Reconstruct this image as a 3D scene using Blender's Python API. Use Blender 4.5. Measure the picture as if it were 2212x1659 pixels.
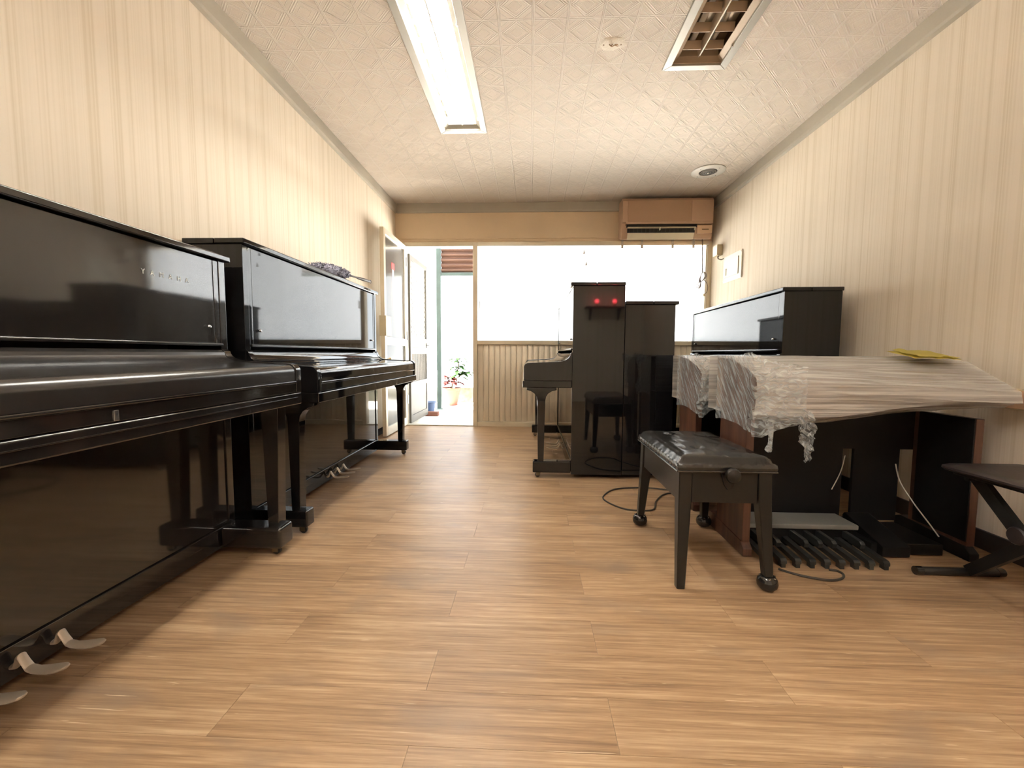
import bpy, bmesh, math, random
from mathutils import Vector, Matrix, noise
random.seed(7)
for o in list(bpy.data.objects): bpy.data.objects.remove(o)
S = bpy.context.scene
COL = S.collection
PI = math.pi

# ------------------------------------------------------------------ camera, world, exposure
YAW, PITCH, ROLL, CAM_H, FPX = 0.0432, 0.0717, math.radians(0.3), 0.86, 915.0
cam = bpy.data.cameras.new('camera')
cam.sensor_fit = 'HORIZONTAL'; cam.sensor_width = 36.0
cam.lens = FPX / 2212.0 * 36.0
cam.clip_start = 0.01; cam.clip_end = 200
camo = bpy.data.objects.new('camera', cam); COL.objects.link(camo)
Fw = Vector((-math.sin(YAW)*math.cos(PITCH), math.cos(YAW)*math.cos(PITCH), -math.sin(PITCH)))
Rt = Vector((math.cos(YAW), math.sin(YAW), 0)); Up = Rt.cross(Fw)
R2 = math.cos(ROLL)*Rt + math.sin(ROLL)*Up; U2 = -math.sin(ROLL)*Rt + math.cos(ROLL)*Up
M = Matrix((R2, U2, -Fw)).transposed().to_4x4(); M.translation = (0, 0, CAM_H)
camo.matrix_world = M
S.camera = camo
W = bpy.data.worlds.new('overcast_sky'); S.world = W
W.use_nodes = True
bgn = W.node_tree.nodes['Background']
bgn.inputs[0].default_value = (0.90, 0.96, 1.0, 1); bgn.inputs[1].default_value = 2.6
# hazy sun on the yard outside, shining along the facade so that it does not enter the room
sun = bpy.data.lights.new('sun', 'SUN'); sun.energy = 62.0; sun.angle = math.radians(4); sun.color = (1.0, 0.97, 0.92)
suno = bpy.data.objects.new('sun', sun); COL.objects.link(suno)
suno.rotation_euler = Vector((0.50, -0.02, -0.86)).to_track_quat('-Z', 'Y').to_euler()
TUBE_L = 60.0         # radiance of the fluorescent tubes over the aisle
TUBE_REAR = 72.0       # radiance of unseen lamps behind the viewer, raised to light the right wall
S.view_settings.view_transform = 'Standard'
S.view_settings.look = 'None'
S.view_settings.gamma = 1.0
S.view_settings.use_curve_mapping = False
S.view_settings.exposure = 0.92

# ------------------------------------------------------------------ materials
MATS = {}
def newmat(name):
    m = bpy.data.materials.new(name); m.use_nodes = True
    MATS[name] = m
    return m, m.node_tree.nodes, m.node_tree.links, m.node_tree.nodes['Principled BSDF']
def pm(name, col, rough=0.5, metal=0.0, spec=0.5, bump=None, vary=None, coat=0.0):
    """plain procedural material: colour with slight noise variation, optional bump (scale, strength)"""
    m, N, L, B = newmat(name)
    B.inputs['Roughness'].default_value = rough
    B.inputs['Metallic'].default_value = metal
    B.inputs['Specular IOR Level'].default_value = spec
    if coat: B.inputs['Coat Weight'].default_value = coat; B.inputs['Coat Roughness'].default_value = 0.05
    tc = N.new('ShaderNodeTexCoord')
    nz = N.new('ShaderNodeTexNoise'); nz.inputs['Scale'].default_value = vary[0] if vary else 6.0
    nz.inputs['Detail'].default_value = 4
    L.new(tc.outputs['Object'], nz.inputs['Vector'])
    rp = N.new('ShaderNodeValToRGB')
    k = vary[1] if vary else 0.05
    rp.color_ramp.elements[0].position = 0.3; rp.color_ramp.elements[1].position = 0.7
    rp.color_ramp.elements[0].color = tuple(max(0, c*(1-k)) for c in col) + (1,)
    rp.color_ramp.elements[1].color = tuple(min(1, c*(1+k)) for c in col) + (1,)
    L.new(nz.outputs['Fac'], rp.inputs['Fac']); L.new(rp.outputs['Color'], B.inputs['Base Color'])
    if bump:
        n2 = N.new('ShaderNodeTexNoise'); n2.inputs['Scale'].default_value = bump[0]; n2.inputs['Detail'].default_value = 3
        L.new(tc.outputs['Object'], n2.inputs['Vector'])
        bp = N.new('ShaderNodeBump'); bp.inputs['Strength'].default_value = bump[1]; bp.inputs['Distance'].default_value = 0.01
        L.new(n2.outputs['Fac'], bp.inputs['Height']); L.new(bp.outputs['Normal'], B.inputs['Normal'])
    return m
def math_node(N, L, op, a, b=None):
    n = N.new('ShaderNodeMath'); n.operation = op
    for i, v in enumerate((a, b)):
        if v is None: continue
        if isinstance(v, (int, float)): n.inputs[i].default_value = v
        else: L.new(v, n.inputs[i])
    return n.outputs[0]
def wallpaper(name, axis):
    m, N, L, B = newmat(name)
    B.inputs['Roughness'].default_value = 0.75; B.inputs['Specular IOR Level'].default_value = 0.2
    g = N.new('ShaderNodeNewGeometry'); sp = N.new('ShaderNodeSeparateXYZ'); L.new(g.outputs['Position'], sp.inputs[0])
    c = sp.outputs[axis]
    def n1(scale, detail):
        n = N.new('ShaderNodeTexNoise'); n.noise_dimensions = '1D'
        n.inputs['Scale'].default_value = scale; n.inputs['Detail'].default_value = detail
        L.new(c, n.inputs['W']); return n.outputs['Fac']
    a = n1(22.0, 2.0); b = n1(95.0, 1.0)
    s = math_node(N, L, 'ADD', math_node(N, L, 'MULTIPLY', a, 0.6), math_node(N, L, 'MULTIPLY', b, 0.4))
    rp = N.new('ShaderNodeValToRGB'); e = rp.color_ramp.elements
    e[0].position = 0.36; e[0].color = (0.775, 0.67, 0.52, 1)
    e[1].position = 0.56; e[1].color = (0.88, 0.78, 0.645, 1)
    x = e.new(0.45); x.color = (0.84, 0.74, 0.60, 1)
    L.new(s, rp.inputs['Fac'])
    # old stains
    nz = N.new('ShaderNodeTexNoise'); nz.inputs['Scale'].default_value = 1.3; nz.inputs['Detail'].default_value = 5
    L.new(g.outputs['Position'], nz.inputs['Vector'])
    mr = N.new('ShaderNodeMapRange'); mr.inputs[1].default_value = 0.35; mr.inputs[2].default_value = 0.7
    mr.inputs[3].default_value = 0.95; mr.inputs[4].default_value = 1.03
    L.new(nz.outputs['Fac'], mr.inputs[0])
    mx = N.new('ShaderNodeMix'); mx.data_type = 'RGBA'; mx.blend_type = 'MULTIPLY'; mx.inputs[0].default_value = 1
    L.new(rp.outputs['Color'], mx.inputs['A']); L.new(mr.outputs[0], mx.inputs['B'])
    L.new(mx.outputs['Result'], B.inputs['Base Color'])
    bp = N.new('ShaderNodeBump'); bp.inputs['Strength'].default_value = 0.25; bp.inputs['Distance'].default_value = 0.002
    L.new(s, bp.inputs['Height']); L.new(bp.outputs['Normal'], B.inputs['Normal'])
    return m
def ceiling_mat():
    m, N, L, B = newmat('embossed_ceiling_paper')
    B.inputs['Roughness'].default_value = 0.7; B.inputs['Specular IOR Level'].default_value = 0.25
    g = N.new('ShaderNodeNewGeometry'); sp = N.new('ShaderNodeSeparateXYZ'); L.new(g.outputs['Position'], sp.inputs[0])
    P = 0.178
    def cell(o, off=0.0):
        t = math_node(N, L, 'ADD', math_node(N, L, 'DIVIDE', o, P), 40.0 + off)
        return math_node(N, L, 'ABSOLUTE', math_node(N, L, 'SUBTRACT', math_node(N, L, 'FRACT', t), 0.5))
    u = cell(sp.outputs[0]); v = cell(sp.outputs[1])
    d = math_node(N, L, 'ADD', u, v)
    def line(x, at, w):
        t = math_node(N, L, 'ABSOLUTE', math_node(N, L, 'SUBTRACT', x, at))
        mr = N.new('ShaderNodeMapRange'); mr.interpolation_type = 'SMOOTHSTEP'
        mr.inputs[1].default_value = w*0.35; mr.inputs[2].default_value = w; mr.inputs[3].default_value = 1; mr.inputs[4].default_value = 0
        L.new(t, mr.inputs[0]); return mr.outputs[0]
    h = line(d, 0.42, 0.03)
    for x, at, w in ((d, 0.34, 0.02), (d, 0.50, 0.02), (v, 0.47, 0.02), (u, 0.48, 0.025), (d, 0.20, 0.015), (d, 0.68, 0.02)):
        h = math_node(N, L, 'MAXIMUM', h, line(x, at, w))
    # fine hatching inside
    df = math_node(N, L, 'SUBTRACT', sp.outputs[0], sp.outputs[1])
    ha = math_node(N, L, 'SINE', math_node(N, L, 'MULTIPLY', df, 900.0))
    h2 = math_node(N, L, 'ADD', h, math_node(N, L, 'MULTIPLY', ha, 0.10))
    nz = N.new('ShaderNodeTexNoise'); nz.inputs['Scale'].default_value = 260; L.new(g.outputs['Position'], nz.inputs['Vector'])
    h3 = math_node(N, L, 'ADD', h2, math_node(N, L, 'MULTIPLY', nz.outputs['Fac'], 0.4))
    bp = N.new('ShaderNodeBump'); bp.inputs['Strength'].default_value = 0.9; bp.inputs['Distance'].default_value = 0.006
    L.new(h3, bp.inputs['Height']); L.new(bp.outputs['Normal'], B.inputs['Normal'])
    mx = N.new('ShaderNodeMix'); mx.data_type = 'RGBA'
    L.new(math_node(N, L, 'MULTIPLY', h, 0.9), mx.inputs[0])
    mx.inputs['A'].default_value = (0.80, 0.70, 0.595, 1); mx.inputs['B'].default_value = (0.87, 0.785, 0.69, 1)
    L.new(mx.outputs['Result'], B.inputs['Base Color'])
    return m
def plank_mat():
    m, N, L, B = newmat('oak_vinyl_plank')
    tc = N.new('ShaderNodeTexCoord'); oi = N.new('ShaderNodeObjectInfo')
    mp = N.new('ShaderNodeMapping'); L.new(tc.outputs['Object'], mp.inputs['Vector'])
    cb = N.new('ShaderNodeCombineXYZ')
    L.new(math_node(N, L, 'MULTIPLY', oi.outputs['Random'], 37.0), cb.inputs[0])
    L.new(math_node(N, L, 'MULTIPLY', oi.outputs['Random'], 91.0), cb.inputs[1])
    ad = N.new('ShaderNodeVectorMath'); ad.operation = 'ADD'
    L.new(tc.outputs['Object'], ad.inputs[0]); L.new(cb.outputs[0], ad.inputs[1])
    def nz(sx, sy, detail, dist, rough=0.55):
        q = N.new('ShaderNodeMapping'); q.inputs['Scale'].default_value = (sx, sy, 1); L.new(ad.outputs[0], q.inputs['Vector'])
        n = N.new('ShaderNodeTexNoise'); n.inputs['Scale'].default_value = 1; n.inputs['Detail'].default_value = detail
        n.inputs['Distortion'].default_value = dist; n.inputs['Roughness'].default_value = rough
        L.new(q.outputs[0], n.inputs['Vector']); return n.outputs['Fac']
    grain = nz(2.2, 75, 5, 0.35); broad = nz(1.6, 9, 4, 0.8); blot = nz(3.0, 6.0, 3, 0.4)
    fine = nz(7, 190, 3, 0.15, 0.7)
    s = math_node(N, L, 'ADD', math_node(N, L, 'MULTIPLY', grain, 0.42), math_node(N, L, 'MULTIPLY', broad, 0.30))
    s = math_node(N, L, 'ADD', s, math_node(N, L, 'MULTIPLY', fine, 0.28))
    rp = N.new('ShaderNodeValToRGB'); e = rp.color_ramp.elements
    e[0].position = 0.36; e[0].color = (0.205, 0.118, 0.062, 1)
    e[1].position = 0.66; e[1].color = (0.60, 0.425, 0.26, 1)
    x = e.new(0.50); x.color = (0.385, 0.240, 0.131, 1)
    L.new(s, rp.inputs['Fac'])
    # greyish blotches and per-plank tone
    g1 = N.new('ShaderNodeMapRange'); g1.inputs[1].default_value = 0.55; g1.inputs[2].default_value = 0.75; g1.inputs[3].default_value = 0; g1.inputs[4].default_value = 0.75
    L.new(blot, g1.inputs[0])
    mx = N.new('ShaderNodeMix'); mx.data_type = 'RGBA'; L.new(g1.outputs[0], mx.inputs[0])
    L.new(rp.outputs['Color'], mx.inputs['A']); mx.inputs['B'].default_value = (0.27, 0.185, 0.125, 1)
    tn = N.new('ShaderNodeMapRange'); tn.inputs[3].default_value = 0.93; tn.inputs[4].default_value = 1.05
    L.new(oi.outputs['Random'], tn.inputs[0])
    m2 = N.new('ShaderNodeMix'); m2.data_type = 'RGBA'; m2.blend_type = 'MULTIPLY'; m2.inputs[0].default_value = 1
    L.new(mx.outputs['Result'], m2.inputs['A']); L.new(tn.outputs[0], m2.inputs['B'])
    # pale scuffs
    sc = nz(5, 120, 2, 0.6, 0.8)
    g2 = N.new('ShaderNodeMapRange'); g2.inputs[1].default_value = 0.69; g2.inputs[2].default_value = 0.74; g2.inputs[3].default_value = 0; g2.inputs[4].default_value = 0.6
    L.new(sc, g2.inputs[0])
    m3 = N.new('ShaderNodeMix'); m3.data_type = 'RGBA'; L.new(g2.outputs[0], m3.inputs[0])
    L.new(m2.outputs['Result'], m3.inputs['A']); m3.inputs['B'].default_value = (0.85, 0.68, 0.46, 1)
    L.new(m3.outputs['Result'], B.inputs['Base Color'])
    rr = N.new('ShaderNodeMapRange'); rr.inputs[3].default_value = 0.30; rr.inputs[4].default_value = 0.48
    L.new(grain, rr.inputs[0]); L.new(rr.outputs[0], B.inputs['Roughness'])
    B.inputs['Specular IOR Level'].default_value = 0.45
    bp = N.new('ShaderNodeBump'); bp.inputs['Strength'].default_value = 0.25; bp.inputs['Distance'].default_value = 0.002
    L.new(s, bp.inputs['Height']); L.new(bp.outputs['Normal'], B.inputs['Normal'])
    return m
def film_mat(name, lo, hi, scale, tint=(0.86, 0.84, 0.80), rot=(0, 0, 0), rough=0.16):
    m, N, L, B = newmat(name)
    B.inputs['Base Color'].default_value = tint + (1,); B.inputs['Roughness'].default_value = rough
    B.inputs['Specular IOR Level'].default_value = 0.9
    tr = N.new('ShaderNodeBsdfTransparent'); mx = N.new('ShaderNodeMixShader')
    tc = N.new('ShaderNodeTexCoord'); mp = N.new('ShaderNodeMapping'); mp.inputs['Scale'].default_value = scale
    mr_ = N.new('ShaderNodeMapping'); mr_.inputs['Rotation'].default_value = rot
    L.new(tc.outputs['Object'], mr_.inputs['Vector']); L.new(mr_.outputs[0], mp.inputs['Vector'])
    nz = N.new('ShaderNodeTexNoise'); nz.inputs['Scale'].default_value = 1; nz.inputs['Detail'].default_value = 5; nz.inputs['Distortion'].default_value = 0.8
    L.new(mp.outputs[0], nz.inputs['Vector'])
    mr = N.new('ShaderNodeMapRange'); mr.inputs[1].default_value = 0.35; mr.inputs[2].default_value = 0.68; mr.inputs[3].default_value = lo; mr.inputs[4].default_value = hi
    L.new(nz.outputs['Fac'], mr.inputs[0])
    bp = N.new('ShaderNodeBump'); bp.inputs['Strength'].default_value = 0.7; bp.inputs['Distance'].default_value = 0.012
    L.new(nz.outputs['Fac'], bp.inputs['Height']); L.new(bp.outputs['Normal'], B.inputs['Normal'])
    L.new(mr.outputs[0], mx.inputs[0]); L.new(tr.outputs[0], mx.inputs[1]); L.new(B.outputs[0], mx.inputs[2])
    L.new(mx.outputs[0], N['Material Output'].inputs['Surface'])
    return m
def wood_mat(name, c0, c1, scale, rough=0.35):
    m, N, L, B = newmat(name)
    tc = N.new('ShaderNodeTexCoord'); mp = N.new('ShaderNodeMapping'); mp.inputs['Scale'].default_value = scale
    L.new(tc.outputs['Object'], mp.inputs['Vector'])
    nz = N.new('ShaderNodeTexNoise'); nz.inputs['Scale'].default_value = 1; nz.inputs['Detail'].default_value = 5; nz.inputs['Distortion'].default_value = 0.3
    L.new(mp.outputs[0], nz.inputs['Vector'])
    rp = N.new('ShaderNodeValToRGB'); e = rp.color_ramp.elements
    e[0].position = 0.35; e[0].color = c0 + (1,); e[1].position = 0.65; e[1].color = c1 + (1,)
    L.new(nz.outputs['Fac'], rp.inputs['Fac']); L.new(rp.outputs['Color'], B.inputs['Base Color'])
    B.inputs['Roughness'].default_value = rough
    return m
def pane_mat(name, trans, tint=(0.95, 0.97, 0.97)):
    """window film: part clear, part milky"""
    m, N, L, B = newmat(name)
    N.remove(B)
    tr = N.new('ShaderNodeBsdfTransparent'); tl = N.new('ShaderNodeBsdfTranslucent'); tl.inputs[0].default_value = tint + (1,)
    gl = N.new('ShaderNodeBsdfGlossy'); gl.inputs['Roughness'].default_value = 0.15
    nz = N.new('ShaderNodeTexNoise'); nz.inputs['Scale'].default_value = 2.0
    mr = N.new('ShaderNodeMapRange'); mr.inputs[3].default_value = trans*0.9; mr.inputs[4].default_value = trans*1.1
    L.new(nz.outputs['Fac'], mr.inputs[0])
    m1 = N.new('ShaderNodeMixShader'); L.new(mr.outputs[0], m1.inputs[0]); L.new(tl.outputs[0], m1.inputs[1]); L.new(tr.outputs[0], m1.inputs[2])
    fr = N.new('ShaderNodeFresnel'); fr.inputs[0].default_value = 1.45
    m2 = N.new('ShaderNodeMixShader'); L.new(fr.outputs[0], m2.inputs[0]); L.new(m1.outputs[0], m2.inputs[1]); L.new(gl.outputs[0], m2.inputs[2])
    L.new(m2.outputs[0], N['Material Output'].inputs['Surface'])
    return m
def emit_mat(name, col, strength):
    m, N, L, B = newmat(name)
    B.inputs['Base Color'].default_value = (0.9, 0.9, 0.9, 1)
    B.inputs['Emission Color'].default_value = col + (1,); B.inputs['Emission Strength'].default_value = strength
    return m

wallpaper('striped_wallpaper_side', 1); wallpaper('striped_wallpaper_end', 0)
ceiling_mat(); plank_mat()
pm('plain_wall_paint', (0.80, 0.63, 0.43), 0.7, spec=0.25, vary=(2.0, 0.05))
pm('subfloor', (0.16, 0.10, 0.06), 0.9)
pm('grey_trim', (0.50, 0.46, 0.38), 0.5, vary=(3, 0.06))
pm('dark_baseboard', (0.03, 0.026, 0.024), 0.5)
pm('piano_black', (0.007, 0.007, 0.0075), 0.04, spec=0.5, vary=(4, 0.2))
pm('piano_satin', (0.016, 0.013, 0.012), 0.24, spec=0.9, vary=(5, 0.2))
pm('piano_black_worn', (0.016, 0.0135, 0.0125), 0.065, spec=1.0, vary=(5, 0.2))
pm('piano_inner', (0.02, 0.016, 0.012), 0.6)
pm('brass', (0.62, 0.50, 0.33), 0.32, 1.0)
pm('worn_pedal', (0.55, 0.46, 0.36), 0.45, 0.35)
pm('steel', (0.62, 0.62, 0.62), 0.25, 1.0)
pm('castor_metal', (0.20, 0.17, 0.12), 0.35, 1.0)
pm('castor_wheel', (0.02, 0.02, 0.02), 0.4)
pm('silver_letter', (0.58, 0.56, 0.50), 0.35, 0.4)
pm('aluminium_beige', (0.68, 0.59, 0.44), 0.35, 0.25, vary=(3, 0.05))
pm('aluminium_panel', (0.72, 0.63, 0.49), 0.35, 0.3, vary=(3, 0.06))
pm('aluminium_light', (0.66, 0.62, 0.52), 0.35, 0.3, vary=(3, 0.05))
pane_mat('window_film', 0.80)
pane_mat('door_glass', 0.45)
pm('lamp_frame', (0.40, 0.375, 0.32), 0.4, 0.2)
pm('lamp_reflector', (0.80, 0.78, 0.72), 0.35, 0.0)
pm('lamp_reflector_brown', (0.45, 0.35, 0.24), 0.25, 0.55)
pm('louver_brown', (0.42, 0.32, 0.22), 0.4, 0.2)
pm('vane_dark', (0.05, 0.045, 0.04), 0.5)
emit_mat('tube_lit', (1.0, 0.975, 0.91), TUBE_L); emit_mat('tube_lit_rear', (1.0, 0.96, 0.88), TUBE_REAR)
pm('tube_off', (0.85, 0.85, 0.82), 0.15)
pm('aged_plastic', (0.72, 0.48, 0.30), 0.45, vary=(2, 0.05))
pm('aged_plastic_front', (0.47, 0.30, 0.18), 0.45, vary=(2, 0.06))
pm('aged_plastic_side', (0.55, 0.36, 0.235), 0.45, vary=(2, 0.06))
pm('aged_plastic_pale', (0.80, 0.70, 0.52), 0.45, vary=(2, 0.04))
pm('vent_black', (0.012, 0.011, 0.010), 0.6)
pm('brown_mark', (0.20, 0.11, 0.05), 0.5)
pm('cream_plastic', (0.83, 0.77, 0.64), 0.4)
pm('cream_plastic_dark', (0.55, 0.46, 0.30), 0.45)
pm('grey_cable', (0.33, 0.29, 0.25), 0.5)
pm('brown_cable', (0.16, 0.11, 0.06), 0.5)
pm('white_wire', (0.55, 0.52, 0.46), 0.5)
pm('black_cable', (0.035, 0.03, 0.025), 0.45)
pm('grille_dark', (0.05, 0.042, 0.035), 0.6)
pm('white_ring', (0.70, 0.66, 0.58), 0.4)
pm('plaster_patch', (0.86, 0.78, 0.66), 0.8, bump=(60, 0.4))
pm('rusty_hook', (0.28, 0.15, 0.05), 0.5, 0.5)
pm('leather_black', (0.016, 0.015, 0.014), 0.20, spec=0.7, bump=(120, 0.05), vary=(8, 0.3))
pm('bench_wood', (0.010, 0.009, 0.008), 0.30, spec=0.4, vary=(6, 0.2))
pm('rubber_black', (0.010, 0.010, 0.010), 0.12, spec=0.7)
wood_mat('rosewood', (0.055, 0.022, 0.014), (0.13, 0.058, 0.036), (30, 30, 2.5))
pm('organ_black', (0.006, 0.0055, 0.0055), 0.5, spec=0.25)
pm('organ_case', (0.23, 0.175, 0.13), 0.5, vary=(3, 0.12))
pm('pedal_black', (0.022, 0.023, 0.022), 0.4)
pm('organ_grey', (0.16, 0.155, 0.14), 0.5, vary=(5, 0.08))
film_mat('stretch_film', 0.38, 0.74, (1.3, 60, 70), (0.80, 0.77, 0.73))
film_mat('stretch_film_loose', 0.10, 0.58, (22, 85, 9), (0.80, 0.85, 0.86), (0.75, 0.2, 0), 0.09)
pm('yellow_cloth', (0.83, 0.70, 0.20), 0.9, bump=(250, 0.3))
pm('cream_cloth', (0.72, 0.64, 0.50), 0.9, bump=(150, 0.3))
pm('duster_grey', (0.27, 0.27, 0.33), 0.9, vary=(40, 0.45))
pm('duster_handle', (0.07, 0.055, 0.05), 0.4)
pm('stool_vinyl', (0.026, 0.020, 0.020), 0.35, bump=(90, 0.06))
pm('stool_metal', (0.012, 0.012, 0.012), 0.4)
pm('red_paper', (0.80, 0.045, 0.035), 0.6)
pm('pink_paper', (0.85, 0.62, 0.58), 0.6)
pm('outdoor_concrete', (0.80, 0.77, 0.72), 0.9, vary=(2, 0.06))
pm('screen_grey', (0.11, 0.105, 0.095), 0.5, 0.2)
pm('outdoor_white_wall', (0.85, 0.82, 0.74), 0.9, vary=(2, 0.04))
pm('teal_steel', (0.045, 0.075, 0.075), 0.5, vary=(6, 0.15))
pm('corrugated_iron', (0.11, 0.058, 0.042), 0.6, vary=(3, 0.15))
pm('terracotta', (0.22, 0.075, 0.045), 0.7)
pm('mossy_kerb', (0.10, 0.097, 0.07), 0.9, vary=(9, 0.4))
pm('soil', (0.06, 0.04, 0.03), 0.9)
pm('leaf_green', (0.010, 0.034, 0.004), 0.75, spec=0.1, vary=(9, 0.25))
pm('leaf_red', (0.075, 0.011, 0.009), 0.75, spec=0.1, vary=(9, 0.2))
pm('plant_stem', (0.16, 0.13, 0.07), 0.7)
pm('blue_tub', (0.05, 0.09, 0.20), 0.5)
pm('brick_red', (0.16, 0.065, 0.045), 0.8)
emit_mat('red_lamp_glow', (1.0, 0.05, 0.07), 15.0)
pm('altar_wood', (0.05, 0.02, 0.012), 0.4)

# ------------------------------------------------------------------ mesh helpers
def obj(name, bm, mat, parent=None, smooth=True, loc=None, rot=None, angle=35):
    me = bpy.data.meshes.new(name)
    bmesh.ops.recalc_face_normals(bm, faces=bm.faces[:])
    bm.to_mesh(me); bm.free()
    if smooth:
        for p in me.polygons: p.use_smooth = True
        me.set_sharp_from_angle(angle=math.radians(angle))
    for m in (mat if isinstance(mat, (list, tuple)) else [mat]): me.materials.append(MATS[m])
    o = bpy.data.objects.new(name, me); COL.objects.link(o)
    if parent: o.parent = parent
    if loc: o.location = loc
    if rot: o.rotation_euler = rot
    if smooth and angle <= 40:
        wn = o.modifiers.new('weighted_normals', 'WEIGHTED_NORMAL'); wn.keep_sharp = True; wn.weight = 100
    return o
def share(name, src, parent, loc, rot=None):
    o = bpy.data.objects.new(name, src.data); COL.objects.link(o); o.parent = parent; o.location = loc
    if rot: o.rotation_euler = rot
    return o
def root(name, label, cat, loc=(0, 0, 0), rz=0, group=None):
    o = bpy.data.objects.new(name, None); o.empty_display_size = 0.1; COL.objects.link(o)
    o.location = loc; o.rotation_euler = (0, 0, rz)
    return tag(o, label, cat, group)
def tag(o, label, cat, group=None):
    o['label'] = label; o['category'] = cat
    if group: o['group'] = group
    return o
def struct(o, label, cat):
    o['kind'] = 'structure'; return tag(o, label, cat)
def B_(): return bmesh.new()
def box(bm, x0, x1, y0, y1, z0, z1, bev=0.0, seg=2):
    t = bmesh.new()
    vs = [t.verts.new(p) for p in ((x0,y0,z0),(x1,y0,z0),(x1,y1,z0),(x0,y1,z0),(x0,y0,z1),(x1,y0,z1),(x1,y1,z1),(x0,y1,z1))]
    for f in ((0,3,2,1),(4,5,6,7),(0,1,5,4),(1,2,6,5),(2,3,7,6),(3,0,4,7)): t.faces.new([vs[i] for i in f])
    if bev: bmesh.ops.bevel(t, geom=t.edges[:], offset=bev, segments=seg, profile=0.5, affect='EDGES')
    join(bm, t); return bm
def join(bm, t):
    me = bpy.data.meshes.new('tmp'); t.to_mesh(me); t.free(); bm.from_mesh(me); bpy.data.meshes.remove(me)
def prism(bm, pts, axis, a0, a1, bev=0.0, seg=2):
    """pts: 2-D outline; axis 0: (y,z) extruded along x; 1: (x,z) along y; 2: (x,y) along z"""
    t = bmesh.new()
    def P(p, a): return {0: (a, p[0], p[1]), 1: (p[0], a, p[1]), 2: (p[0], p[1], a)}[axis]
    A = [t.verts.new(P(p, a0)) for p in pts]; C = [t.verts.new(P(p, a1)) for p in pts]
    n = len(pts)
    t.faces.new(A); t.faces.new(list(reversed(C)))
    for i in range(n): t.faces.new((A[i], C[i], C[(i+1) % n], A[(i+1) % n]))
    bmesh.ops.recalc_face_normals(t, faces=t.faces[:])
    if bev:
        e = [e for e in t.edges if len(e.link_faces) == 2 and e.calc_face_angle(0) > 0.6]
        bmesh.ops.bevel(t, geom=e, offset=bev, segments=seg, profile=0.5, affect='EDGES')
    bmesh.ops.triangulate(t, faces=[f for f in t.faces if len(f.verts) > 4])
    join(bm, t); return bm
def tube(bm, pts, r, n=8, cap=True):
    pts = [Vector(p) for p in pts]; rings = []
    rr = r if isinstance(r, (list, tuple)) else [r]*len(pts)
    ref = None
    for i, p in enumerate(pts):
        d = (pts[min(i+1, len(pts)-1)] - pts[max(i-1, 0)]).normalized()
        if ref is None: ref = Vector((0, 0, 1)) if abs(d.z) < 0.9 else Vector((1, 0, 0))
        u = d.cross(ref).normalized(); v = d.cross(u).normalized(); ref = u.cross(d) if False else ref
        if abs(d.dot(ref)) > 0.97: ref = Vector((1, 0, 0)) if abs(d.x) < 0.8 else Vector((0, 1, 0))
        rings.append([bm.verts.new(p + rr[i]*(u*math.cos(2*PI*k/n) + v*math.sin(2*PI*k/n))) for k in range(n)])
    for a, b in zip(rings, rings[1:]):
        # align ring b to a to avoid twists
        best = min(range(n), key=lambda s: sum((a[k].co - b[(k+s) % n].co).length for k in range(0, n, 2)))
        bb = [b[(k+best) % n] for k in range(n)]
        b[:] = bb
        for k in range(n): bm.faces.new((a[k], a[(k+1) % n], b[(k+1) % n], b[k]))
    if cap: bm.faces.new(list(reversed(rings[0]))); bm.faces.new(rings[-1])
    return bm
def spline(pts, n=8):
    """Catmull-Rom through pts"""
    P = [Vector(p) for p in pts]; out = []
    for i in range(len(P)-1):
        p0 = P[max(i-1, 0)]; p1 = P[i]; p2 = P[i+1]; p3 = P[min(i+2, len(P)-1)]
        for k in range(n):
            t = k/n
            out.append(0.5*((2*p1) + (p2-p0)*t + (2*p0-5*p1+4*p2-p3)*t*t + (3*p1-p0-3*p2+p3)*t**3))
    out.append(P[-1]); return out
def lathe(bm, prof, n=20, c=(0, 0, 0), axis='z'):
    rings = []
    for r, z in prof:
        ring = []
        for k in range(n):
            a = 2*PI*k/n; x, y = r*math.cos(a), r*math.sin(a)
            p = (x, y, z) if axis == 'z' else ((x, z, y) if axis == 'y' else (z, x, y))
            ring.append(bm.verts.new((p[0]+c[0], p[1]+c[1], p[2]+c[2])))
        rings.append(ring)
    for a, b in zip(rings, rings[1:]):
        for k in range(n): bm.faces.new((a[k], a[(k+1) % n], b[(k+1) % n], b[k]))
    for rg, rev in ((rings[0], True), (rings[-1], False)):
        bm.faces.new(list(reversed(rg)) if rev else rg)
    return bm
def loft(bm, rings, close=True, cap=True):
    R = [[bm.verts.new(p) for p in r] for r in rings]; n = len(R[0])
    for a, b in zip(R, R[1:]):
        for k in range(n if close else n-1): bm.faces.new((a[k], a[(k+1) % n], b[(k+1) % n], b[k]))
    if cap and close: bm.faces.new(list(reversed(R[0]))); bm.faces.new(R[-1])
    return bm
def arc(c, r, a0, a1, n=6):
    return [(c[0]+r*math.cos(math.radians(a0+(a1-a0)*k/n)), c[1]+r*math.sin(math.radians(a0+(a1-a0)*k/n))) for k in range(n+1)]

# ------------------------------------------------------------------ the room
XL, XR, YB, YR, ZC = -1.58, 2.03, 4.967, -1.9, 2.578
T = 0.12
DX0, DX1, DZ = -1.468, -0.672, 2.085          # doorway in the end wall
GX0, GX1 = -0.62, 1.985                        # glazed partition
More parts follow.
